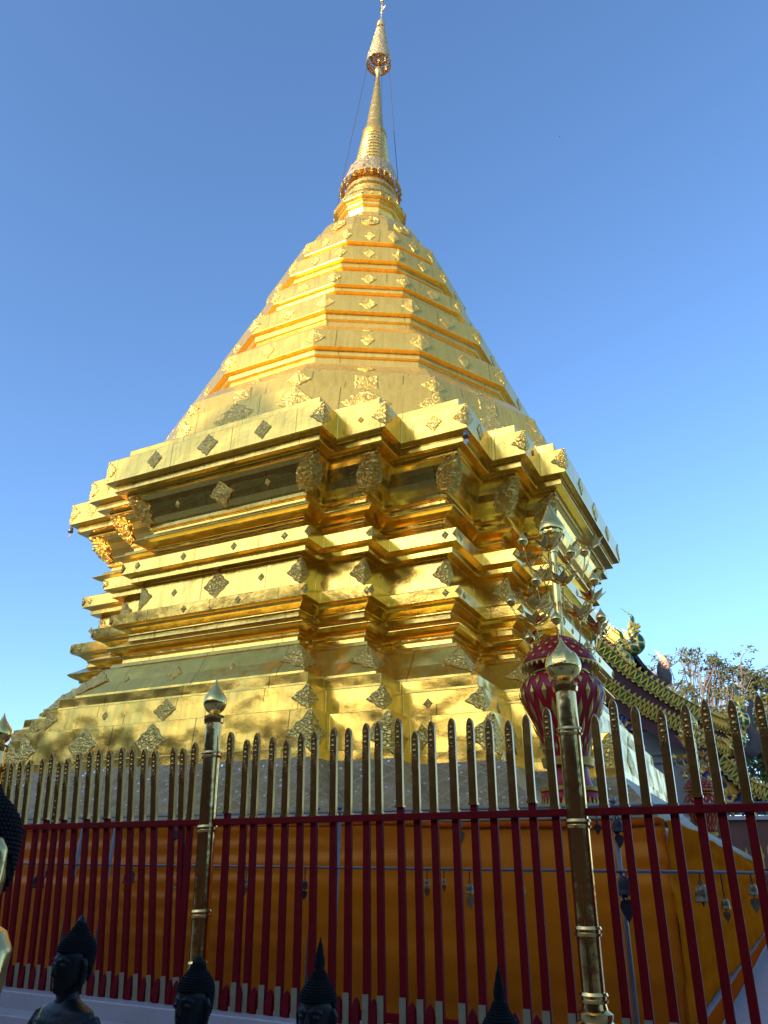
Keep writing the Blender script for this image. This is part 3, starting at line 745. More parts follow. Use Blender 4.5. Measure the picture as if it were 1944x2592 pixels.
def spear(h, relief_on, pointed, studs):
    bm = bmesh.new(); wd, dp = 0.0285, 0.02
    pts = [(-wd, 0), (wd, 0), (wd, h-0.075)]
    if pointed: pts += [(wd*0.7, h-0.03), (0, h)]
    else: pts += [(wd*0.92, h-0.045), (wd*0.62, h-0.018), (0, h)]
    pts += [(-x, z) for x, z in reversed(pts[2:-1])]
    prism(bm, [(x, -dp, z) for x, z in pts], (0, 2*dp, 0))
    o = link('spear_tip', bm, M_SPEAR, None); bevel(o, 0.005, 2)
    r = None
    bm = bmesh.new()
    box(bm, (-wd-0.004, -dp-0.005, 0.0), (wd+0.004, dp+0.005, 0.016))
    if relief_on:
        zt = h-0.03
        for z, rr, sx in ((zt-0.045, 0.014, 0.8), (zt-0.085, 0.016, 1.0), (zt-0.125, 0.018, 1.0), (zt-0.165, 0.013, 0.8)):
            sphere(bm, (0, -dp, z), rr, 8, 6, (sx, 0.6, 1.1))
        prism(bm, [(-0.012, -dp-0.004, zt-0.03), (0.012, -dp-0.004, zt-0.03), (0, -dp-0.004, zt+0.012)], (0, 0.006, 0))
        for s in (-1, 1):
            sphere(bm, (s*0.014, -dp, zt-0.105), 0.009, 6, 5); sphere(bm, (s*0.012, -dp, zt-0.15), 0.008, 6, 5); sphere(bm, (s*0.011, -dp, zt-0.19), 0.006, 6, 5, (1, 1, 2))
        z = zt-0.225
        for q in range(2):
            prism(bm, [(-wd, -dp-0.005, z), (0, -dp-0.005, z+0.02), (wd, -dp-0.005, z), (wd, -dp-0.005, z+0.008), (0, -dp-0.005, z+0.028), (-wd, -dp-0.005, z+0.008)], (0, 0.007, 0)); z -= 0.025
        box(bm, (-wd-0.002, -dp-0.006, z+0.0), (wd+0.002, -dp+0.002, z+0.007))
    if studs:
        for q in range(4): sphere(bm, (0, -dp, 0.03+q*(h-0.35)/4), 0.012, 6, 4, (1, 0.6, 1))
    link('spear_relief', bm, M_SPEAR, o)
    return o
lean_at = lambda x: 0.0186*(7.6-x) if x < 7.6 else 0.012*(7.6-x)
rail_dz = lambda x: 0.0071*(x-5.0)
xs = [(at(px, py, FY).x, at(px, py, FY).z) for px, py in tips]
x = xs[0][0]-0.115
for k in range(28): xs.insert(0, (x, xs[0][1]+rnd.uniform(-0.03, 0.03))); x -= 0.117
x = xs[-1][0]+0.125
for k in range(5): xs.append((x, 1.1+rnd.uniform(-0.04, 0.04))); x += 0.125
foot_px = dict(zip((462, 439, 393, 364, 339, 310, 277, 252, 230, 200, 174, 151, 134, 110, 78, 53, 32, 15), (441, 411, 375, 342, 306, 273, 243, 213, 182, 152, 122, 92, 66, 38, 10, -18, -46, -74)))
ft = {}
for (px, py), (x, zt) in zip(tips, xs[28:]):
    if px in foot_px: q = foot_px[px]; ft[round(x, 4)] = at(q, 2495+0.112*(q-29), FY).x
xs2 = []
for x, zt in xs:
    xf = ft.get(round(x, 4), x+lean_at(x)*(zt-FOOT)) if x > 1.8 else None
    if xf is None: xf = x+0.17*(zt-FOOT)
    xs2.append((xf, zt, (xf-x)/(zt-FOOT)))      # x at the foot, tip height, lean
xs = xs2
POSTX = []
for px, py in ((549, 1715), (1419, 1612), (13, 1800)):
    p = at(px, py, FY-0.02); POSTX.append((p.x+lean_at(p.x)*(p.z-FOOT), p.z, lean_at(p.x)))
H0 = RAIL_T-FOOT
for i, (x, zt, sl_) in enumerate(xs):
    extra = (0.0 if rnd.random() > 0.25 else 0.045)+rail_dz(x)
    bm = bmesh.new(); box(bm, (-0.027, 0.005, 0), (0.027, 0.04, H0+extra))
    pk = link('picket', bm, M_RED, fn_); bevel(pk, 0.003); pk.location = (x, FY, FOOT); pk.rotation_euler = (rnd.uniform(-0.004, 0.004), -sl_+rnd.uniform(-0.004, 0.004), 0)
    sp = spear(zt-FOOT-H0-extra, rnd.random() > 0.16, rnd.random() < 0.15, rnd.random() < 0.1)
    sp.parent = pk; sp.location = (0, 0.015, H0+extra)
    bm = bmesh.new(); box(bm, (-0.029, -0.001, 0.0), (0.02, 0.004, 0.185)); link('picket_foot', bm, M_CREAM, pk)
    if i+1 < len(xs):
        xm = (x+xs[i+1][0])/2
        if xs[i+1][0]-x < 0.16:
            bm = bmesh.new(); hw = 0.026; h = 0.165
            prism(bm, [(xm-hw, FY-0.015, FOOT), (xm+hw, FY-0.015, FOOT), (xm+hw, FY-0.015, FOOT+h-0.045), (xm+hw*0.6, FY-0.015, FOOT+h-0.02), (xm, FY-0.015, FOOT+h), (xm-hw*0.6, FY-0.015, FOOT+h-0.02), (xm-hw, FY-0.015, FOOT+h-0.045)], (0, 0.03, 0))
            bevel(link('short_picket', bm, M_REDV, fn_), 0.003)
for i, (x, top, sl_) in enumerate(POSTX):
    bm = bmesh.new(); top -= FOOT; zb = top-0.34
    pr = [(-0.02, 0.125), (0.03, 0.128), (0.05, 0.105), (0.09, 0.13), (0.13, 0.13), (0.16, 0.10), (0.18, 0.108), (0.20, 0.108), (0.22, 0.08)]
    for z in sorted(zf(q)-FOOT for q in (0.175, 0.065, -0.05, -0.115)):
        pr += [(z-0.03, 0.073), (z-0.028, 0.085), (z-0.012, 0.09), (z-0.008, 0.078), (z+0.006, 0.078), (z+0.01, 0.09), (z+0.026, 0.084), (z+0.028, 0.072)]
    pr += [(zb-0.07, 0.070), (zb-0.068, 0.084), (zb-0.035, 0.09), (zb-0.03, 0.078), (zb-0.01, 0.09), (zb, 0.07)]
    lathe(bm, pr, 24); po = link('post', bm, M_POST, fn_, True); po.modifiers.new('e', 'EDGE_SPLIT').split_angle = R(35)
    po.location = (x, FY-0.02, FOOT); po.rotation_euler = (0, -sl_, 0)
    bm = bmesh.new(); lathe(bm, bud_profile(0.128 if i == 1 else 0.105, 0.345, zb-0.005), 32); bd = link('bud_finial', bm, M_LOTUS, po, True)
    if i == 1:
        bm = bmesh.new()
        for q in range(8): petal(bm, (0, 0, zb+0.03), 2*pi*q/8, 0.42, 0.15, 0.06, -0.95, base=0.085)
        for q in range(8): petal(bm, (0, 0, zb+0.11), 2*pi*(q+0.5)/8, -0.02, 0.12, 0.05, -0.75, base=0.131)
        for q in range(6): petal(bm, (0, 0, zb+0.2), 2*pi*q/6, -0.55, 0.1, 0.035, -0.4, base=0.088)
        link('bud_petals', bm, M_LOTUS, bd).modifiers.new('t', 'SOLIDIFY').thickness = 0.004
# white kerb the fence stands on
bm = bmesh.new(); box(bm, (-10.8, FY-0.16, GZ-0.05), (10.8, FY+0.4, FOOT)); 
kb = tag(link('kerb', bm, M_WHITE), kind='structure'); bevel(kb, 0.01)
bm = bmesh.new(); box(bm, (-10.8, FY-0.40, GZ-0.05), (10.8, FY-0.162, FOOT-0.12)); bevel(tag(link('step', bm, M_WHITE), kind='structure'), 0.012)
bm = bmesh.new(); box(bm, (-10.8, FY-0.75, GZ-0.05), (10.8, FY-0.402, FOOT-0.27)); bevel(tag(link('step', bm, M_WHITE), kind='structure'), 0.012)

# far side fence, seen through the gap at the right
f2 = thing('fence', 'distant red fence with tall gold spear tips seen through the pickets at far right', 'fence')
bm = bmesh.new(); box(bm, (3.0, 10.0, RAIL_B), (11, 10.04, RAIL_T)); link('top_rail', bm, M_RED, f2)
bm = bmesh.new(); box(bm, (3.0, 10.0, FOOT), (11, 10.3, FOOT+0.1)); link('kerb_stone', bm, M_WHITE, f2)
x = 5.6
k = 0
while x < 9.8:
    bm = bmesh.new(); box(bm, (x-0.02, 9.955, FOOT), (x+0.02, 9.995, RAIL_T)); pk = link('picket', bm, M_RED, f2)
    h = rnd.uniform(0.5, 0.72); bm = bmesh.new()
    prism(bm, [(x-0.03, 9.955, RAIL_T), (x+0.03, 9.955, RAIL_T), (x+0.03, 9.955, RAIL_T+h-0.1), (x, 9.955, RAIL_T+h), (x-0.03, 9.955, RAIL_T+h-0.1)], (0, 0.05, 0))
    if k % 2: box(bm, (x-0.06, 9.96, RAIL_T+h*0.45), (x+0.06, 9.99, RAIL_T+h*0.62))
    link('spear_tip', bm, M_GGOLD, pk); x += 0.19; k += 1

# ------------------------------------------------------------------ bell rack and bells
BY = -9.25
rk = thing('bell_rack', 'thin grey pipe rack with two long rods of hanging bells behind the fence', 'rack')
zlo, zup = at(1296, 2202, BY).z, at(1296, 2046, BY).z
for z, r in ((zlo, 0.011), (zup, 0.008)):
    bm = bmesh.new(); tube(bm, [(-1.5, BY, z), (9.2, BY, z)], r, 8); link('rod', bm, M_STEEL, rk, True)
for px, tilt in ((208, 0.05), (290, 0.03), (800, 0.03), (857, 0.0), (1560, 0.0)):
    p = at(px, 2110, BY+0.02); bm = bmesh.new(); tube(bm, [(p.x-tilt, BY+0.025, -1.48), (p.x, BY+0.025, zup+0.02)], 0.017, 10); po = link('rack_post', bm, M_STEEL, rk, True)
    bm = bmesh.new(); sphere(bm, (p.x, BY+0.025, zup+0.04), 0.026, 8, 6); link('cap', bm, M_STEEL, po)
def bell(label, px, py, wpx, mat, rodz, leaf, leafmat=None):
    p = at(px, py, BY); d = (p-CAM).dot(FW); r = 0.5*wpx*d/FPX
    h = r*2.1; t = thing('hanging_bell', label, 'bell', (p.x, BY, p.z), random.uniform(0, 1), 'bells hanging on the rack rods behind the fence')
    bm = bmesh.new(); lathe(bm, [(h*0.5, r*0.1), (h*0.49, r*0.45), (h*0.40, r*0.72), (h*0.2, r*0.86), (-h*0.1, r*0.9), (-h*0.38, r*0.96), (-h*0.42, r*1.06), (-h*0.5, r*1.04), (-h*0.5, r*0.85), (h*0.2, r*0.6)], 20)
    link('bell_cup', bm, mat, t, True)
    bm = bmesh.new(); top = max(rodz-p.z, h*0.75)
    tube(bm, spline([(0, 0, h*0.48), (r*0.3, 0, h*0.62), (0, 0, h*0.8), (-r*0.3, 0, h*0.62), (0, 0, h*0.48)], 4), r*0.09, 6)
    tube(bm, [(0, 0, h*0.78), (0, 0, top)], 0.005, 5); link('hanger', bm, M_DARKBELL, t)
    bm = bmesh.new(); tube(bm, [(0, 0, h*0.1), (0, 0, -h*0.75)], r*0.07, 5)
    sphere(bm, (0, 0, -h*0.55), r*0.22, 8, 6)
    cl = link('clapper', bm, M_DARKBELL, t)
    if leaf:
        bm = bmesh.new(); L = leaf*d/FPX; z0 = -h*0.72
        prism(bm, [(0, -0.002, z0-L), (L*0.22, -0.002, z0-L*0.65), (L*0.36, -0.002, z0-L*0.32), (L*0.3, -0.002, z0-L*0.1), (L*0.1, -0.002, z0), (-L*0.1, -0.002, z0), (-L*0.3, -0.002, z0-L*0.1), (-L*0.36, -0.002, z0-L*0.32), (-L*0.22, -0.002, z0-L*0.65)], (0, 0.004, 0))
        link('leaf_paddle', bm, leafmat or mat, cl)
    return t
B = bell
B('pair of dark bells at far left, the lower wider one', 98, 2230, 30, M_DARKBELL, zlo, 0)
B('pair of dark bells at far left, the higher narrow one', 124, 2210, 20, M_DARKBELL, zlo, 0)
B('dark bell partly hidden by a picket, right of the far left pair', 181, 2222, 18, M_DARKBELL, zlo, 0)
B('dark bell with a pale ribbon midway between far left pair and left gold post', 327, 2218, 30, M_DARKBELL, zlo, 26, M_BRASS)
B('dull brass bell just left of the left gold post', 450, 2240, 17, M_BRASS, zlo, 0)
B('small brass bell with tiny paddle just right of the left gold post', 622, 2233, 15, M_BRASS, zlo, 18)
B('dark narrow bell with leaf beside the thin grey rack post', 771, 2240, 17, M_DARKBELL, zlo, 22)
B('small brass bell with leaf paddle near the middle of the rack', 1081, 2234, 15, M_BRASS, zlo, 22)
B('smallest brass bell of the rack, near its middle', 1124, 2231, 11, M_BRASS, zlo, 16)
B('pale brass bell half behind a picket right of the rack middle', 1189, 2250, 22, M_BRASS, zlo, 30)
B('sliver of a pale bell behind a picket left of the right gold post', 1322, 2252, 17, M_BRASS, zlo, 0)
B('large dark bell with a big black leaf paddle right of the right gold post', 1583, 2243, 40, M_DARKBELL, zlo, 52)
B('large ribbed brass bell at right with a brown ribbon below', 1777, 2262, 38, M_BRASS, zlo, 0)
B('brass bell with grey leaf paddle beside the large ribbed brass one', 1836, 2288, 22, M_BRASS, zlo, 26)
B('brass bell with brown leaf paddle nearest the right edge of the photo', 1906, 2252, 24, M_BRASS, zlo, 36)
B('dark bell hung high beside the left gold post, the upper left one', 446, 2112, 20, M_DARKBELL, zup, 0)
B('dark bell with pale ribbon hung high beside the left gold post', 459, 2142, 20, M_DARKBELL, zup, 24, M_BRASS)
B('dark bell with leaf hung high just right of the right gold post', 1564, 2090, 28, M_DARKBELL, zup, 32)
B('dark bell with pale leaf hung high near the middle', 1162, 2088, 16, M_DARKBELL, zup, 40, M_BRASS)
B('thin dark bell hung high beside the right gold post', 1511, 2078, 10, M_DARKBELL, zup, 26)

# ------------------------------------------------------------------ Buddha statues
def make_statue(hair_style, skin=None, hair_m=None, slim=False):
    """standing robed figure, head width 0.14, head-top (no finial) at z=0, facing -y; returns the thing"""
    t = thing('buddha_statue', 'x', 'statue')
    bm = bmesh.new()
    # head
    rings = []
    for z, rx, ry, cy in [(-0.30, 0.034, 0.034, 0.005), (-0.262, 0.040, 0.042, 0.002), (-0.235, 0.038, 0.05, -0.008), (-0.222, 0.045, 0.062, -0.008), (-0.205, 0.054, 0.071, -0.005), (-0.18, 0.061, 0.077, -0.002), (-0.15, 0.066, 0.08, 0.0), (-0.12, 0.069, 0.082, 0.002), (-0.10, 0.069, 0.083, 0.004), (-0.075, 0.064, 0.078, 0.006), (-0.05, 0.05, 0.062, 0.006), (-0.035, 0.026, 0.034, 0.006)]:
        rings.append([(rx*cos(2*pi*k/24), cy+ry*sin(2*pi*k/24), z) for k in range(24)])
    loops(bm, rings, True, True, True)
    # nose, brows, lips, chin, eyelids, ears
    tube(bm, [(0, -0.078, -0.118), (0, -0.086, -0.145), (0, -0.089, -0.164), (0, -0.08, -0.171)], [0.006, 0.009, 0.012, 0.008], 8)
    for s in (-1, 1):
        tube(bm, [(s*0.006, -0.081, -0.115), (s*0.03, -0.077, -0.106), (s*0.052, -0.058, -0.118)], [0.005, 0.006, 0.003], 6)
        sphere(bm, (s*0.028, -0.072, -0.132), 0.016, 10, 6, (1.1, 0.6, 0.6))
        tube(bm, [(s*0.068, 0.0, -0.105), (s*0.077, 0.004, -0.13), (s*0.075, 0.004, -0.18), (s*0.07, 0.002, -0.225)], [0.012, 0.016, 0.012, 0.011], 8)
        sphere(bm, (s*0.01, -0.074, -0.187), 0.011, 8, 6, (1.3, 0.7, 0.6))
    sphere(bm, (0, -0.072, -0.197), 0.012, 8, 6, (1.3, 0.7, 0.6)); sphere(bm, (0, -0.062, -0.218), 0.018, 8, 6)
    # neck, shoulders, robe
    rings = []
    SH = [(-1.50, 0.15, 0.12, 0), (-1.2, 0.13, 0.1, 0), (-0.9, 0.11, 0.085, 0), (-0.7, 0.08, 0.07, 0), (-0.56, 0.062, 0.055, 0), (-0.45, 0.075, 0.06, 0), (-0.37, 0.105, 0.062, 0.004), (-0.31, 0.122, 0.057, 0.008), (-0.275, 0.10, 0.05, 0.01), (-0.25, 0.05, 0.042, 0.008), (-0.23, 0.04, 0.04, 0.008)]
    for z, rx, ry, cy in SH if slim else [(-1.50, 0.17, 0.13, 0.0), (-1.46, 0.17, 0.13, 0.0), (-1.2, 0.155, 0.11, 0.0), (-0.95, 0.15, 0.10, 0.0), (-0.75, 0.135, 0.09, 0.0), (-0.62, 0.135, 0.09, 0), (-0.5, 0.155, 0.095, 0), (-0.40, 0.175, 0.092, 0.004), (-0.335, 0.18, 0.08, 0.008), (-0.295, 0.155, 0.065, 0.01), (-0.272, 0.085, 0.05, 0.008), (-0.255, 0.046, 0.044, 0.006), (-0.235, 0.040, 0.042, 0.004)]:
        rings.append([(rx*cos(2*pi*k/28), cy+ry*sin(2*pi*k/28), z) for k in range(28)])
    loops(bm, rings, True, True, True)
    for s in (-1, 1):
        if slim:
            tube(bm, [(s*0.10, 0.0, -0.32), (s*0.105, -0.02, -0.40), (s*0.07, -0.06, -0.52), (s*0.02, -0.08, -0.5)], [0.022, 0.02, 0.018, 0.014], 10)
            for f in range(5): tube(bm, [(s*(0.02), -0.083+0.005*f, -0.505+0.008*f), (s*0.004, -0.09+0.004*f, -0.46+0.006*f-0.012*abs(f-2))], [0.007, 0.005], 6)
            continue
        tube(bm, [(s*0.15, 0.01, -0.335), (s*0.192, 0.012, -0.385), (s*0.205, 0.01, -0.55), (s*0.205, 0.0, -0.66), (s*0.185, -0.03, -0.78), (s*0.16, -0.06, -0.88)], [0.05, 0.052, 0.045, 0.04, 0.034, 0.026], 12)
        sphere(bm, (s*0.158, -0.065, -0.905), 0.03, 10, 8, (0.7, 0.9, 1.1))
        for f in range(4): tube(bm, [(s*(0.148+0.007*f), -0.09+0.016*f, -0.915), (s*(0.15+0.006*f), -0.092+0.016*f, -0.955), (s*(0.146+0.006*f), -0.086+0.015*f, -0.985+0.006*abs(f-1.5))], [0.009, 0.008, 0.006], 6)
        tube(bm, [(s*0.14, -0.085, -0.90), (s*0.128, -0.1, -0.94)], [0.009, 0.007], 6)
    if not slim: tube(bm, spline([(-0.15, -0.03, -0.345), (-0.05, -0.092, -0.44), (0.09, -0.10, -0.56), (0.15, -0.05, -0.64)], 5), 0.012, 6)
    o = link('body', bm, skin or M_STATUE, t, True)
    m = o.modifiers.new('remesh', 'REMESH'); m.mode = 'VOXEL'; m.voxel_size = 0.0045; m.use_smooth_shade = True
    m = o.modifiers.new('sm', 'SMOOTH'); m.iterations = 4; m.factor = 0.5
    # hair of tight curls, crown bump and finial
    bm = bmesh.new()
    def cap_r(z):   # (rx, ry, cy) of the hair mass
        P = [(-0.20, 0.050, 0.045, 0.03), (-0.15, 0.070, 0.076, 0.010), (-0.11, 0.074, 0.086, 0.006), (-0.08, 0.073, 0.087, 0.006), (-0.055, 0.066, 0.078, 0.008), (-0.035, 0.056, 0.064, 0.008), (-0.018, 0.043, 0.047, 0.008), (-0.005, 0.034, 0.036, 0.008), (0.01, 0.028, 0.029, 0.008), (0.024, 0.020, 0.020, 0.008), (0.032, 0.010, 0.010, 0.008)]
        for (z0, *a), (z1, *b) in zip(P, P[1:]):
            if z0 <= z <= z1: f = (z-z0)/(z1-z0); return [p+(q-p)*f for p, q in zip(a, b)]
        return P[-1][1:]
    z = -0.20; row = 0
    rings = []
    for zz in [-0.19+0.0155*k for k in range(15)]:
        rx, ry, cy = cap_r(min(zz, 0.03)); ring = []
        for k in range(28):
            a = 2*pi*k/28; x, y = rx*cos(a), cy+ry*sin(a)
            if zz < -0.085 and y < -0.015+(-0.085-zz)*0.75: y = max(y, -0.015+(-0.085-zz)*0.75); x *= 0.8
            ring.append((x*0.985, y, zz))
        rings.append(ring)
    loops(bm, rings, True, True, True)
    while z < 0.03:
        rx, ry, cy = cap_r(z); n = max(6, int(2*pi*(rx+ry)/2/0.0100))
        for k in range(n):
            a = 2*pi*(k+0.5*(row % 2))/n; x, y = rx*cos(a), cy+ry*sin(a)
            if z < -0.085 and y < -0.005+(-0.085-z)*0.75: continue
            bmesh.ops.create_icosphere(bm, subdivisions=1, radius=0.0058, matrix=Matrix.Translation((x, y, z)))
        z += 0.0088; row += 1
    hm = hair_m or M_HAIR
    hr = link('hair', bm, hm, t, True)
    bm = bmesh.new()
    if hair_style == 'knob':
        lathe(bm, [(0.018, 0.017), (0.026, 0.0205), (0.038, 0.018), (0.050, 0.011), (0.058, 0.003)], 14, (0, 0.008, 0))
    elif hair_style == 'cone':
        lathe(bm, [(0.012, 0.027), (0.022, 0.025), (0.034, 0.019), (0.044, 0.010), (0.048, 0.002)], 14, (0, 0.008, 0))
    else:
        lathe(bm, [(0.018, 0.022), (0.03, 0.021), (0.055, 0.019), (0.085, 0.014), (0.11, 0.008), (0.142, 0.002)], 12, (0, 0.008, 0))
        for lv, (z, n) in enumerate(((0.02, 8), (0.043, 7), (0.066, 6), (0.09, 5))):
            for k in range(n): petal(bm, (0, 0.008, z), 2*pi*(k+0.5*(lv % 2))/n, 0.25, 0.05-0.006*lv, 0.009, -0.4, base=0.018-0.004*lv)
    link('finial', bm, hm if hair_style != 'knob' else M_STATUE, hr, hair_style != 'flame')
    # lotus pedestal
    bm = bmesh.new(); lathe(bm, [(-1.50, 0.21), (-1.52, 0.23), (-1.56, 0.22), (-1.58, 0.24), (-1.66, 0.24)], 28)
    link('pedestal', bm, skin or M_STATUE, t)
    return t
def place(t, px, py_top, depth_y, head_px, label, zoff, rz=0):
    Y = CAM.y+depth_y; p = at(px, py_top, Y); d = (p-CAM).dot(FW)
    s = head_px*d/FPX/0.148
    t.scale = (s, s, s); t.location = (p.x, p.y, p.z-zoff*s); t.rotation_euler = (0, 0, rz)
    t['label'] = label; t['group'] = 'black statues in front of the fence'
    return t, s
st = make_statue('knob')
place(st, 206, 2316, 2.2, 84, 'black statue with bare shoulders and round gilt hair knob, leftmost of the black ones', 0.058, R(-8))
st = make_statue('cone'); place(st, 502, 2418, 2.4, 86, 'black statue with a plain smooth hair knob in front of the left gold post', 0.048, R(-2))
st = make_statue('flame'); place(st, 810, 2372, 2.6, 90, 'black statue with tall flame finial, middle of the front row', 0.142, R(6))
st = make_statue('flame'); place(st, 1259, 2441, 2.8, 100, 'black statue with flame finial nearest the right gold post', 0.142, R(4))
# pedestals reach the ledge they stand on
M_GSKIN = gold('gold_leaf_skin', (0.80, 0.60, 0.24), 0.01, 6, 0.3, 0, 0.003)
st = make_statue('cone', M_GSKIN, None, True)
place(st, -34, 1945, 1.5, 172, 'large gilded statue with black curly hair cut by the left edge', 0.048, R(0)); st.rotation_euler = (0, -0.16, 0); st['group'] = ''
del st['group']
bm = bmesh.new(); box(bm, (2.5, -14.6, GZ-0.05), (8.2, -12.3, GZ+0.08)); bevel(tag(link('ledge', bm, M_WHITE), kind='structure'), 0.02)

# ------------------------------------------------------------------ temple hall at the right
def offset_poly(pts, d):
    """offset an x-z polyline (at fixed y) along its upward normal"""
    out = []
    for i, p in enumerate(pts):
        t = (pts[min(i+1, len(pts)-1)]-pts[max(i-1, 0)]).normalized(); n = Vector((-t.z, 0, t.x))
        if n.z < 0: n = -n
        out.append(p+n*d)
    return out
hall = thing('temple_hall', 'temple hall with stacked maroon roofs edged by gold and green serpent bargeboards', 'temple')
def resample(pts, step):
    out = [pts[0]]; acc = 0
    for a, b in zip(pts, pts[1:]):
        L = (b-a).length; n = max(1, int(round(L/step)))
        out += [a+(b-a)*(k/n) for k in range(1, n+1)]
    return out
def roof_tier(pxs, Y, depth, bw, left_ext, drop, gable=M_MAROON, both=True):
    pts = [at(px, py, Y) for px, py in pxs]
    pts = spline(pts, 5)
    d0 = (pts[0]-pts[1]).normalized()
    top = pts[0]+d0*left_ext+Vector((0, 0, left_ext*0.12))
    pts = [top]+pts
    # roof slab
    bm = bmesh.new(); up = offset_poly(pts, bw*0.55)
    prism(bm, [p+Vector((0, 0.1, 0)) for p in up]+[p+Vector((0, 0.1, 0)) for p in reversed(offset_poly(pts, bw*0.15))], (0, depth, 0))
    # the other pitch, mirrored about the ridge
    mx = lambda p: Vector((2*top.x-p.x, p.y, p.z))
    if both: prism(bm, [mx(p)+Vector((0, 0.1, 0)) for p in up]+[mx(p)+Vector((0, 0.1, 0)) for p in reversed(offset_poly(pts, bw*0.15))], (0, depth, 0))
    rf = link('roof', bm, M_ROOF, hall)
    # gable boards below
    bm = bmesh.new(); lo = [p-Vector((0, 0, drop)) for p in pts]
    prism(bm, [p+Vector((0, 0.14, 0)) for p in pts]+[p+Vector((0, 0.14, 0)) for p in reversed(lo)], (0, 0.1, 0))
    if both: prism(bm, [mx(p)+Vector((0, 0.14, 0)) for p in pts]+[mx(p)+Vector((0, 0.14, 0)) for p in reversed(lo)], (0, 0.1, 0))
    link('gable_boards', bm, gable, rf)
    # bargeboard
    bm = bmesh.new(); a, b = offset_poly(pts, bw*0.5), offset_poly(pts, -bw*0.5)
    for q in ((lambda p: p, mx) if both else (lambda p: p,)): prism(bm, [q(p) for p in a]+[q(p) for p in reversed(b)], (0, 0.12, 0))
    bb = link('bargeboard', bm, M_GREEN, hall)
    fine = resample(pts, bw*0.62); a, b = offset_poly(fine, bw*0.46), offset_poly(fine, -bw*0.46)
    bm = bmesh.new(); e = Vector((0, -0.03, 0))
    for i in range(len(fine)-1):
        tube(bm, [a[i]+e, (fine[i]+fine[i+1])/2+(b[i]-a[i])*0.5+e], bw*0.085, 5); tube(bm, [(fine[i]+fine[i+1])/2+(b[i]-a[i])*0.5+e, a[i+1]+e], bw*0.085, 5)
    tube(bm, [p+e for p in a], bw*0.07, 6); tube(bm, [p+e for p in b], bw*0.07, 6)
    fr = [p for p in b]
    for i in range(0, len(fr)-1): 
        m = (fr[i]+fr[i+1])/2; n = (b[i]-a[i]).normalized()
        prism(bm, [fr[i]+e, fr[i+1]+e, m+n*bw*0.22+e], (0, 0.04, 0))
    link('gold_lattice', bm, M_GGOLD, bb)
    bm = bmesh.new(); f2_ = resample(pts, bw*0.42); c = offset_poly(f2_, bw*0.5); tdir = None
    for i in range(len(f2_)-1):
        t = (f2_[i+1]-f2_[i]).normalized(); n = (c[i]-f2_[i]).normalized()
        prism(bm, [c[i], c[i]+t*bw*0.24, c[i]+t*bw*0.16+n*bw*0.38, c[i]+t*bw*0.02+n*bw*0.22], (0, 0.06, 0))
    link('crest', bm, M_GGOLD, bb)
    return rf
def flame(bm, base, h, wd, Y, leanx=0.0):
    pts = []
    n = 10
    L = []; Rr = []
    for i in range(n+1):
        t = i/n; c = leanx*t*t+0.16*h*sin(t*pi*1.5)*(0.4+0.6*t); ww = wd*(1-t)**0.8*(0.7+0.5*sin(pi*t))
        L.append((base[0]+c-ww, Y, base[2]+h*t)); Rr.append((base[0]+c+ww*0.9, Y, base[2]+h*t))
    prism(bm, L+Rr[:-1][::-1], (0, 0.1, 0))
def naga(body_px, Y, rads, head_h, label='naga_finial'):
    pts = spline([at(px, py, Y) for px, py in body_px], 6)
    n = len(pts); rr = []
    for i in range(n):
        f = i/(n-1)*(len(rads)-1); k = min(int(f), len(rads)-2); rr.append(rads[k]+(rads[k+1]-rads[k])*(f-k))
    bm = bmesh.new(); tube(bm, pts, rr, 12, True, 0.6)
    o = link(label, bm, M_NAGA, hall, True)
    hd = pts[-1]; H = head_h; bm = bmesh.new()
    # open-jawed head facing right, mane behind
    prof = [(-0.30, -0.25), (0.05, -0.32), (0.25, -0.42), (0.42, -0.34), (0.30, -0.24), (0.16, -0.14), (0.36, -0.10), (0.46, 0.02), (0.36, 0.10), (0.40, 0.24), (0.22, 0.20), (0.12, 0.34), (-0.02, 0.30), (-0.12, 0.55), (-0.22, 0.36), (-0.36, 0.42), (-0.34, 0.18), (-0.48, 0.10), (-0.36, -0.05)]
    prism(bm, [(hd.x+x*H, Y-0.10*H, hd.z+z*H) for x, z in prof], (0, 0.2*H, 0))
    sphere(bm, (hd.x+0.12*H, Y-0.1*H, hd.z+0.12*H), 0.06*H, 8, 6)
    bevel(link('head', bm, M_GGOLD, o), 0.02)
    bm = bmesh.new(); flame(bm, (hd.x-0.12*H, Y, hd.z+0.25*H), 1.35*H, 0.17*H, Y, -0.5*H)
    link('flame_crest', bm, M_GREEN, o)
    bm = bmesh.new()
    for f in (0.35, 0.55, 0.75):
        p = pts[int(f*(n-1))]; r = rr[int(f*(n-1))]
        prism(bm, [(p.x-r*0.8, Y, p.z-r*0.5), (p.x-r*0.8, Y, p.z+r*0.6), (p.x-r*2.2, Y, p.z+r*1.6)], (0, 0.06, 0))
    link('fins', bm, M_GGOLD, o)
    return o
C3 = lambda x, y: (1500+x/3.736, 1530+y/3.736)
roof_tier([C3(165, 275), C3(225, 320), C3(275, 355)], 18.0, 9, 0.42, 5, 1.6)
roof_tier([C3(50, 430), C3(130, 520), C3(215, 590), C3(290, 600)], 17.0, 9, 0.42, 5, 1.4)
roof_tier([C3(310, 600), C3(560, 770), C3(800, 915), C3(1040, 1045), C3(1190, 1120), C3(1310, 1155)], 15.5, 8, 0.46, 6, 2.2)
roof_tier([C3(165, 775), C3(400, 930), C3(600, 1040), C3(820, 1140), C3(1040, 1260), C3(1210, 1345), C3(1330, 1370)], 14.0, 8, 0.40, 4, 0.8)
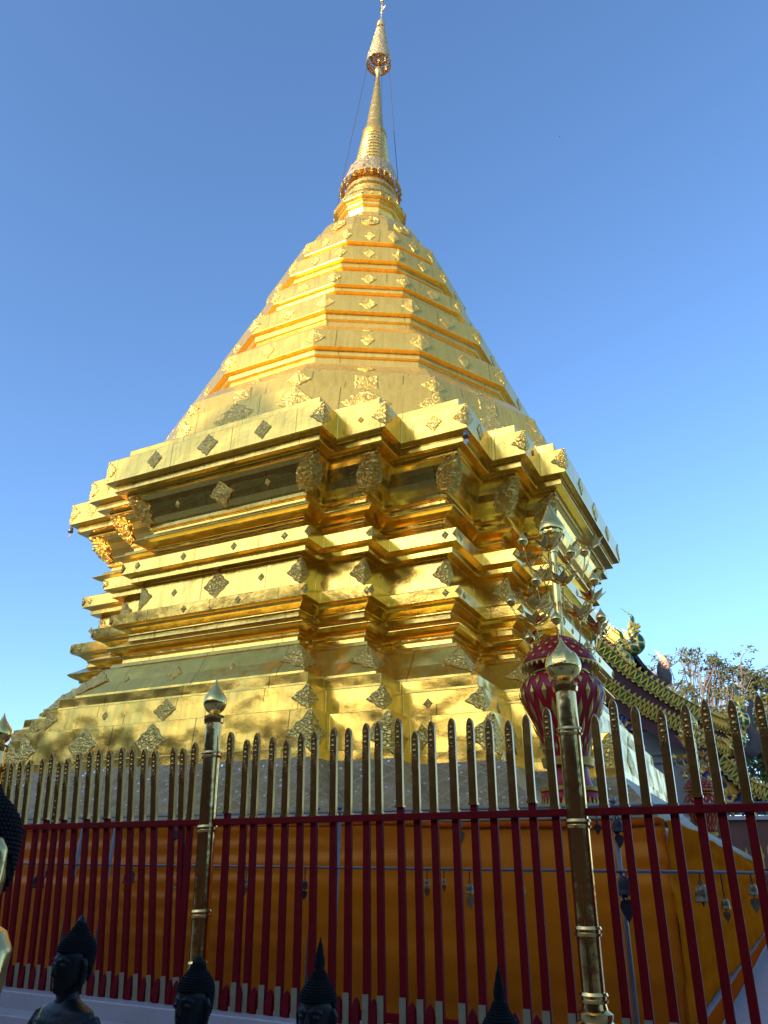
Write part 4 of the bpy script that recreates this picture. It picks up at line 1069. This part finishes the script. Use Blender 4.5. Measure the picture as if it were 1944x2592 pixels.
roof_tier([(1835, 1935), (1890, 1985), (1944, 2010), (2010, 2040)], 13.0, 7, 0.40, 0.2, 0.3, M_MAROON, False)
naga([C3(240, 340), C3(300, 400), C3(370, 420), C3(425, 390), C3(430, 340), C3(385, 290), C3(370, 250), C3(392, 215)], 17.9, [0.24, 0.30, 0.34, 0.32, 0.26, 0.22, 0.18, 0.15], 0.62)
naga([C3(215, 590), C3(270, 610), C3(318, 580), C3(322, 530), C3(285, 480), C3(255, 440), C3(260, 400), C3(290, 370)], 16.9, [0.26, 0.30, 0.32, 0.3, 0.26, 0.24, 0.2, 0.17], 0.55)
naga([C3(1290, 1150), C3(1350, 1150), C3(1410, 1110), C3(1410, 1060), C3(1375, 1010), C3(1370, 960), C3(1385, 920)], 15.4, [0.24, 0.28, 0.28, 0.24, 0.2, 0.17, 0.15], 0.5)
naga([C3(1300, 1370), C3(1350, 1360), C3(1390, 1310), C3(1400, 1260), C3(1410, 1220)], 13.9, [0.22, 0.24, 0.2, 0.16, 0.12], 0.36)
# walls and carved gable under the lower roof
bm = bmesh.new(); a = at(1400, 1800, 15.0); b = at(1790, 2060, 15.0)
box(bm, (a.x-6, 15.2, GZ), (b.x+0.4, 20, at(1700, 1850, 15.2).z)); link('wall', bm, M_GREYW, hall)
bm = bmesh.new()
for py in (1905, 1925):
    z = at(1700, py, 15.1).z; box(bm, (a.x-6, 15.1, z-0.06), (b.x+0.5, 15.2, z+0.06))
link('wall_moulding', bm, M_GREYW, hall)
bm = bmesh.new(); q = [at(px, py, 14.3) for px, py in (C3(200, 900), C3(250, 930), C3(500, 1070), C3(700, 1150), C3(600, 1200), C3(430, 1200), C3(330, 1180), C3(220, 1060))]
prism(bm, q, (0, 0.15, 0)); link('carved_gable', bm, M_CARVE, hall)
bm = bmesh.new(); a = at(1775, 1935, 13.6); b = at(1960, 2062, 13.6)
q = [a, at(1850, 1950, 13.6), at(1900, 2005, 13.6), at(1975, 2045, 13.6), at(1975, 2062, 13.6), at(1770, 2062, 13.6)]
prism(bm, q, (0, 0.2, 0)); link('carved_panel', bm, M_CARVE, hall)
bm = bmesh.new(); z1 = at(1850, 2066, 13.4).z; z0 = at(1850, 2076, 13.4).z
box(bm, (4.8, 13.3, z0), (12, 13.6, z1)); link('white_sill', bm, M_WHITE, hall)
bm = bmesh.new(); box(bm, (4.8, 13.45, GZ), (12, 13.9, z0)); link('brown_base', bm, M_BROWN, hall)

# weathered roof ridge behind, with a faded flame finial
rg = thing('hall_roof', 'weathered dark roof ridge ending in a grey serpent neck with faded pink flame, against the tree', 'roof')
Y = 24.0
pts = [at(*C3(px, py), Y) for px, py in ((290, 420), (345, 460), (420, 550), (500, 640), (570, 700), (640, 735))]
pts = spline([pts[0]+(pts[0]-pts[1])*3]+pts, 5); bm = bmesh.new()
up = offset_poly(pts, 0.22); prism(bm, up+list(reversed(offset_poly(pts, -0.25))), (0, 7, 0)); link('ridge', bm, M_ROOF, rg)
bm = bmesh.new(); lo = [p+Vector((-3.0, 1.0, -6)) for p in pts]; loops(bm, [pts, lo], False); link('slope', bm, M_ROOF, rg).modifiers.new('t', 'SOLIDIFY').thickness = 0.2
bm = bmesh.new(); pts = spline([at(*C3(px, py), Y) for px, py in ((560, 690), (620, 725), (670, 715), (682, 670), (655, 630), (640, 590), (648, 560))], 6)
tube(bm, pts, [0.15+0.2*sin(pi*min(1, i/len(pts)*1.25)) for i in range(len(pts))], 12, True, 0.6); nk = link('serpent_neck', bm, M_GRSTONE, rg, True)
bm = bmesh.new(); p = at(*C3(665, 590), Y); Hh = (at(*C3(635, 415), Y)-p).length
flame(bm, (p.x, Y, p.z), Hh, 0.22, Y-0.05, -0.15); sphere(bm, (p.x+0.1, Y, p.z+0.05), 0.24, 10, 8, (1, 0.6, 1.3)); link('flame', bm, M_PINK, nk)
# dark grey chofa at the right edge
bm = bmesh.new(); pts = spline([at(px, py, 19.0) for px, py in ((1880, 1900), (1905, 1900), (1912, 1870), (1900, 1840), (1897, 1805), (1903, 1775))], 6)
tube(bm, pts, [0.04+0.24*(1-i/len(pts))**0.7 for i in range(len(pts))], 10, True, 0.5)
tag(link('chofa', bm, M_GRSTONE, None, True), 'dark grey curved roof finial at the right edge between two fence spears', 'finial')

# ------------------------------------------------------------------ trees
def make_tree(label, base, crown_pts, mat, leaf, n_leaf, spread, trunk_r, seed, forks=3, group=None):
    rnd = random.Random(seed); t = thing('tree', label, 'tree', base, group=group); b0 = Vector(base)
    bm = bmesh.new(); tips_ = []
    for k, c in enumerate(crown_pts):
        c = Vector(c)-b0
        st_ = Vector((rnd.uniform(-0.3, 0.3), rnd.uniform(-0.3, 0.3), 0))
        mid = Vector((c.x*0.35, c.y*0.35, c.z*0.45))+Vector((rnd.uniform(-.4, .4), rnd.uniform(-.4, .4), 0))
        pth = spline([st_, mid*0.55, mid, mid+(c-mid)*0.6+Vector((rnd.uniform(-.5, .5), rnd.uniform(-.5, .5), rnd.uniform(-.2, .2))), c], 4)
        n = len(pth); tube(bm, pth, [trunk_r*(1-0.85*i/(n-1)) for i in range(n)], 7)
        for q in range(forks):
            s_ = pth[rnd.randint(int(n*0.55), n-2)]
            for w_ in range(2):
                e = c+Vector((rnd.gauss(0, 1), rnd.gauss(0, 1), rnd.gauss(0, 0.6)))*spread
                p2 = spline([s_, (s_+e)/2+Vector((rnd.uniform(-.3, .3), 0, rnd.uniform(-.2, .3))), e], 3)
                tube(bm, p2, [trunk_r*0.3*(1-0.8*i/(len(p2)-1)) for i in range(len(p2))], 5); tips_.append(e)
    link('trunk', bm, M_BARK, t, True)
    bm = bmesh.new()
    for e in tips_:
        for k in range(n_leaf):
            p = e+Vector((rnd.gauss(0, 1), rnd.gauss(0, 1), rnd.gauss(0, 0.55)))*spread*0.42
            a = Vector((rnd.gauss(0, 1), rnd.gauss(0, 1), rnd.gauss(0, 0.6))).normalized()*leaf*rnd.uniform(0.6, 1.3)
            b = a.orthogonal().normalized()*leaf*rnd.uniform(0.3, 0.6)
            bm.faces.new([bm.verts.new(p-a), bm.verts.new(p+b), bm.verts.new(p+a), bm.verts.new(p-b)])
    link('crown', bm, mat, t)
    return t
TY = 42.0
P = lambda px, py, dy=0: at(px, py, TY+dy)
g0 = P(1745, 2150); base1 = (g0.x+1.5, TY, -2.2)
make_tree('sparse airy tree with pink bare branches and olive leaf tufts rising above the temple roof', base1,
          [P(1655, 1690), P(1690, 1668, 1), P(1735, 1665), P(1765, 1672, -1), P(1800, 1700), P(1830, 1690, 1), P(1860, 1700), P(1878, 1690, -1), P(1815, 1680), P(1725, 1730), P(1790, 1745, 1), P(1845, 1740), P(1715, 1760, -1)], M_LEAF, 0.17, 17, 0.62, 0.20, 3, 4)
g0 = P(1985, 2150); make_tree('leafier olive green tree cut by the right edge of the photo', (g0.x, TY+2, -2.2),
          [P(1905, 1735), P(1935, 1730, 1), P(1960, 1725), P(1990, 1735), P(1915, 1790), P(1945, 1800, 1), P(1975, 1800), P(1895, 1850, -1), P(1940, 1860)], M_LEAF, 0.2, 40, 0.8, 0.25, 8, 4)
g0 = at(1920, 2150, 30); make_tree('low bright green bush of a tree behind the grey roof finial', (g0.x, 30, -2.2),
          [at(1905, 1905, 30), at(1925, 1890, 30), at(1940, 1930, 30), at(1960, 1900, 30), at(1915, 1950, 30)], M_LEAF2, 0.13, 60, 0.5, 0.10, 21, 4)
g0 = P(1850, 2150); make_tree('low thin grey green tree crown just above the long bargeboard', (g0.x, TY-4, -2.2),
          [P(1835, 1790, -4), P(1850, 1820, -4), P(1880, 1780, -4), P(1870, 1830, -4), P(1770, 1800, -4)], M_LEAF, 0.15, 30, 0.7, 0.12, 33, 4)

# ------------------------------------------------------------------ small things
bm = bmesh.new(); box(bm, (7.2, 8.7, GZ), (10.3, 9.9, -1.12)); bevel(tag(link('ledge', bm, M_WHITE), kind='structure'), 0.01)
p = at(1920, 2348, 9.2); fl = thing('floodlight', 'small grey floodlight on the white ledge at the lower right edge', 'lamp', (p.x, 9.2, -1.12))
bm = bmesh.new(); lathe(bm, [(0.09, 0.02), (0.10, 0.10), (0.16, 0.13), (0.26, 0.13), (0.32, 0.10), (0.35, 0.03)], 18); link('housing', bm, M_STEEL, fl, True)
bm = bmesh.new(); box(bm, (-0.15, -0.03, 0.0), (-0.135, 0.03, 0.22)); box(bm, (0.135, -0.03, 0.0), (0.15, 0.03, 0.22)); box(bm, (-0.135, -0.03, 0.0), (0.135, 0.03, 0.012)); link('bracket', bm, M_DARKBELL, fl)
def bird(label, px, py, Y, span, roll):
    p = at(px, py, Y); bm = bmesh.new()
    tube(bm, [(-0.5*span*0.5, 0, 0), (-0.3*span*0.5, 0, 0.01), (0, 0, 0.0), (0.35*span*0.5, 0, 0.02), (0.48*span*0.5, 0, 0.03)], [0.01, 0.05*span, 0.08*span, 0.05*span, 0.01], 8)
    for sg in (-1, 1):
        prism(bm, [(0.12*span, sg*0.02*span, 0.0), (0.16*span, sg*0.25*span, 0.10*span), (0.02*span, sg*0.5*span, 0.06*span), (-0.05*span, sg*0.25*span, 0.08*span), (-0.12*span, sg*0.02*span, 0.0)], (0, 0, 0.012*span))
    prism(bm, [(-0.2*span, -0.02*span, 0), (-0.2*span, 0.02*span, 0), (-0.38*span, 0.06*span, 0), (-0.38*span, -0.06*span, 0)], (0, 0, 0.01*span))
    o = link('bird', bm, M_WIRE); o.location = p; o.rotation_euler = (roll, 0.2, 0.5)
    tag(o, label, 'bird')
bird('dark small bird flying in the blue sky right of the spire', 1416, 346, 40, 0.36, 0.9)
bird('tiny faint speck of a bird higher up in the blue sky at right', 1490, 236, 60, 0.22, 0.6)

# ------------------------------------------------------------------ unseen surroundings behind the photographer, shaped for their shade
cl = thing('cloister', 'unseen long cloister gallery behind the viewer, tiled roof raised to shade the fence', 'building', (0, -20, 0))
bm = bmesh.new(); box(bm, (-34, -2.2, GZ), (34, -2.0, 3.6)); link('wall', bm, M_BROWN, cl)
bm = bmesh.new(); prism(bm, [(-34, 1.4, 2.75), (-34, 1.4, 2.95), (-34, -1.6, 5.9), (-34, -4.6, 2.95), (-34, -4.6, 2.75)], (68, 0, 0)); link('roof', bm, M_ROOF, cl)  # gallery out of view; roof raised to darken fence and foreground
for k in range(17):
    bm = bmesh.new(); box(bm, (-33+4*k-0.18, 0.4, GZ), (-33+4*k+0.18, 0.76, 3.3)); link('column', bm, M_RED, cl)
bm = bmesh.new(); rnd = random.Random(2); nx, nz = 160, 14; g = {}
for i in range(nx+1):
    a = R(150+240*i/nx); 
    hh = (13+16*max(0, 1-abs(math.degrees(a)-249)/75))+3.2*sin(i*0.55)+2.2*sin(i*1.7+1)+1.5*rnd.random()  # unseen wood made taller towards the sun, to shade the lower stupa
    for j in range(nz+1):
        t = j/nz; rr = 78-6*t*t+1.8*sin(i*1.3+j*2.1)+1.6*rnd.random()
        g[i, j] = bm.verts.new((rr*cos(a-R(0)), rr*sin(a), -3+hh*t))
for i in range(nx):
    for j in range(nz): bm.faces.new((g[i, j], g[i+1, j], g[i+1, j+1], g[i, j+1]))
tag(link('shade_woodland', bm, M_WOOD), kind='stuff', label='unseen wood behind the viewer, shaped to shade the lower stupa', cat='shade_woodland')
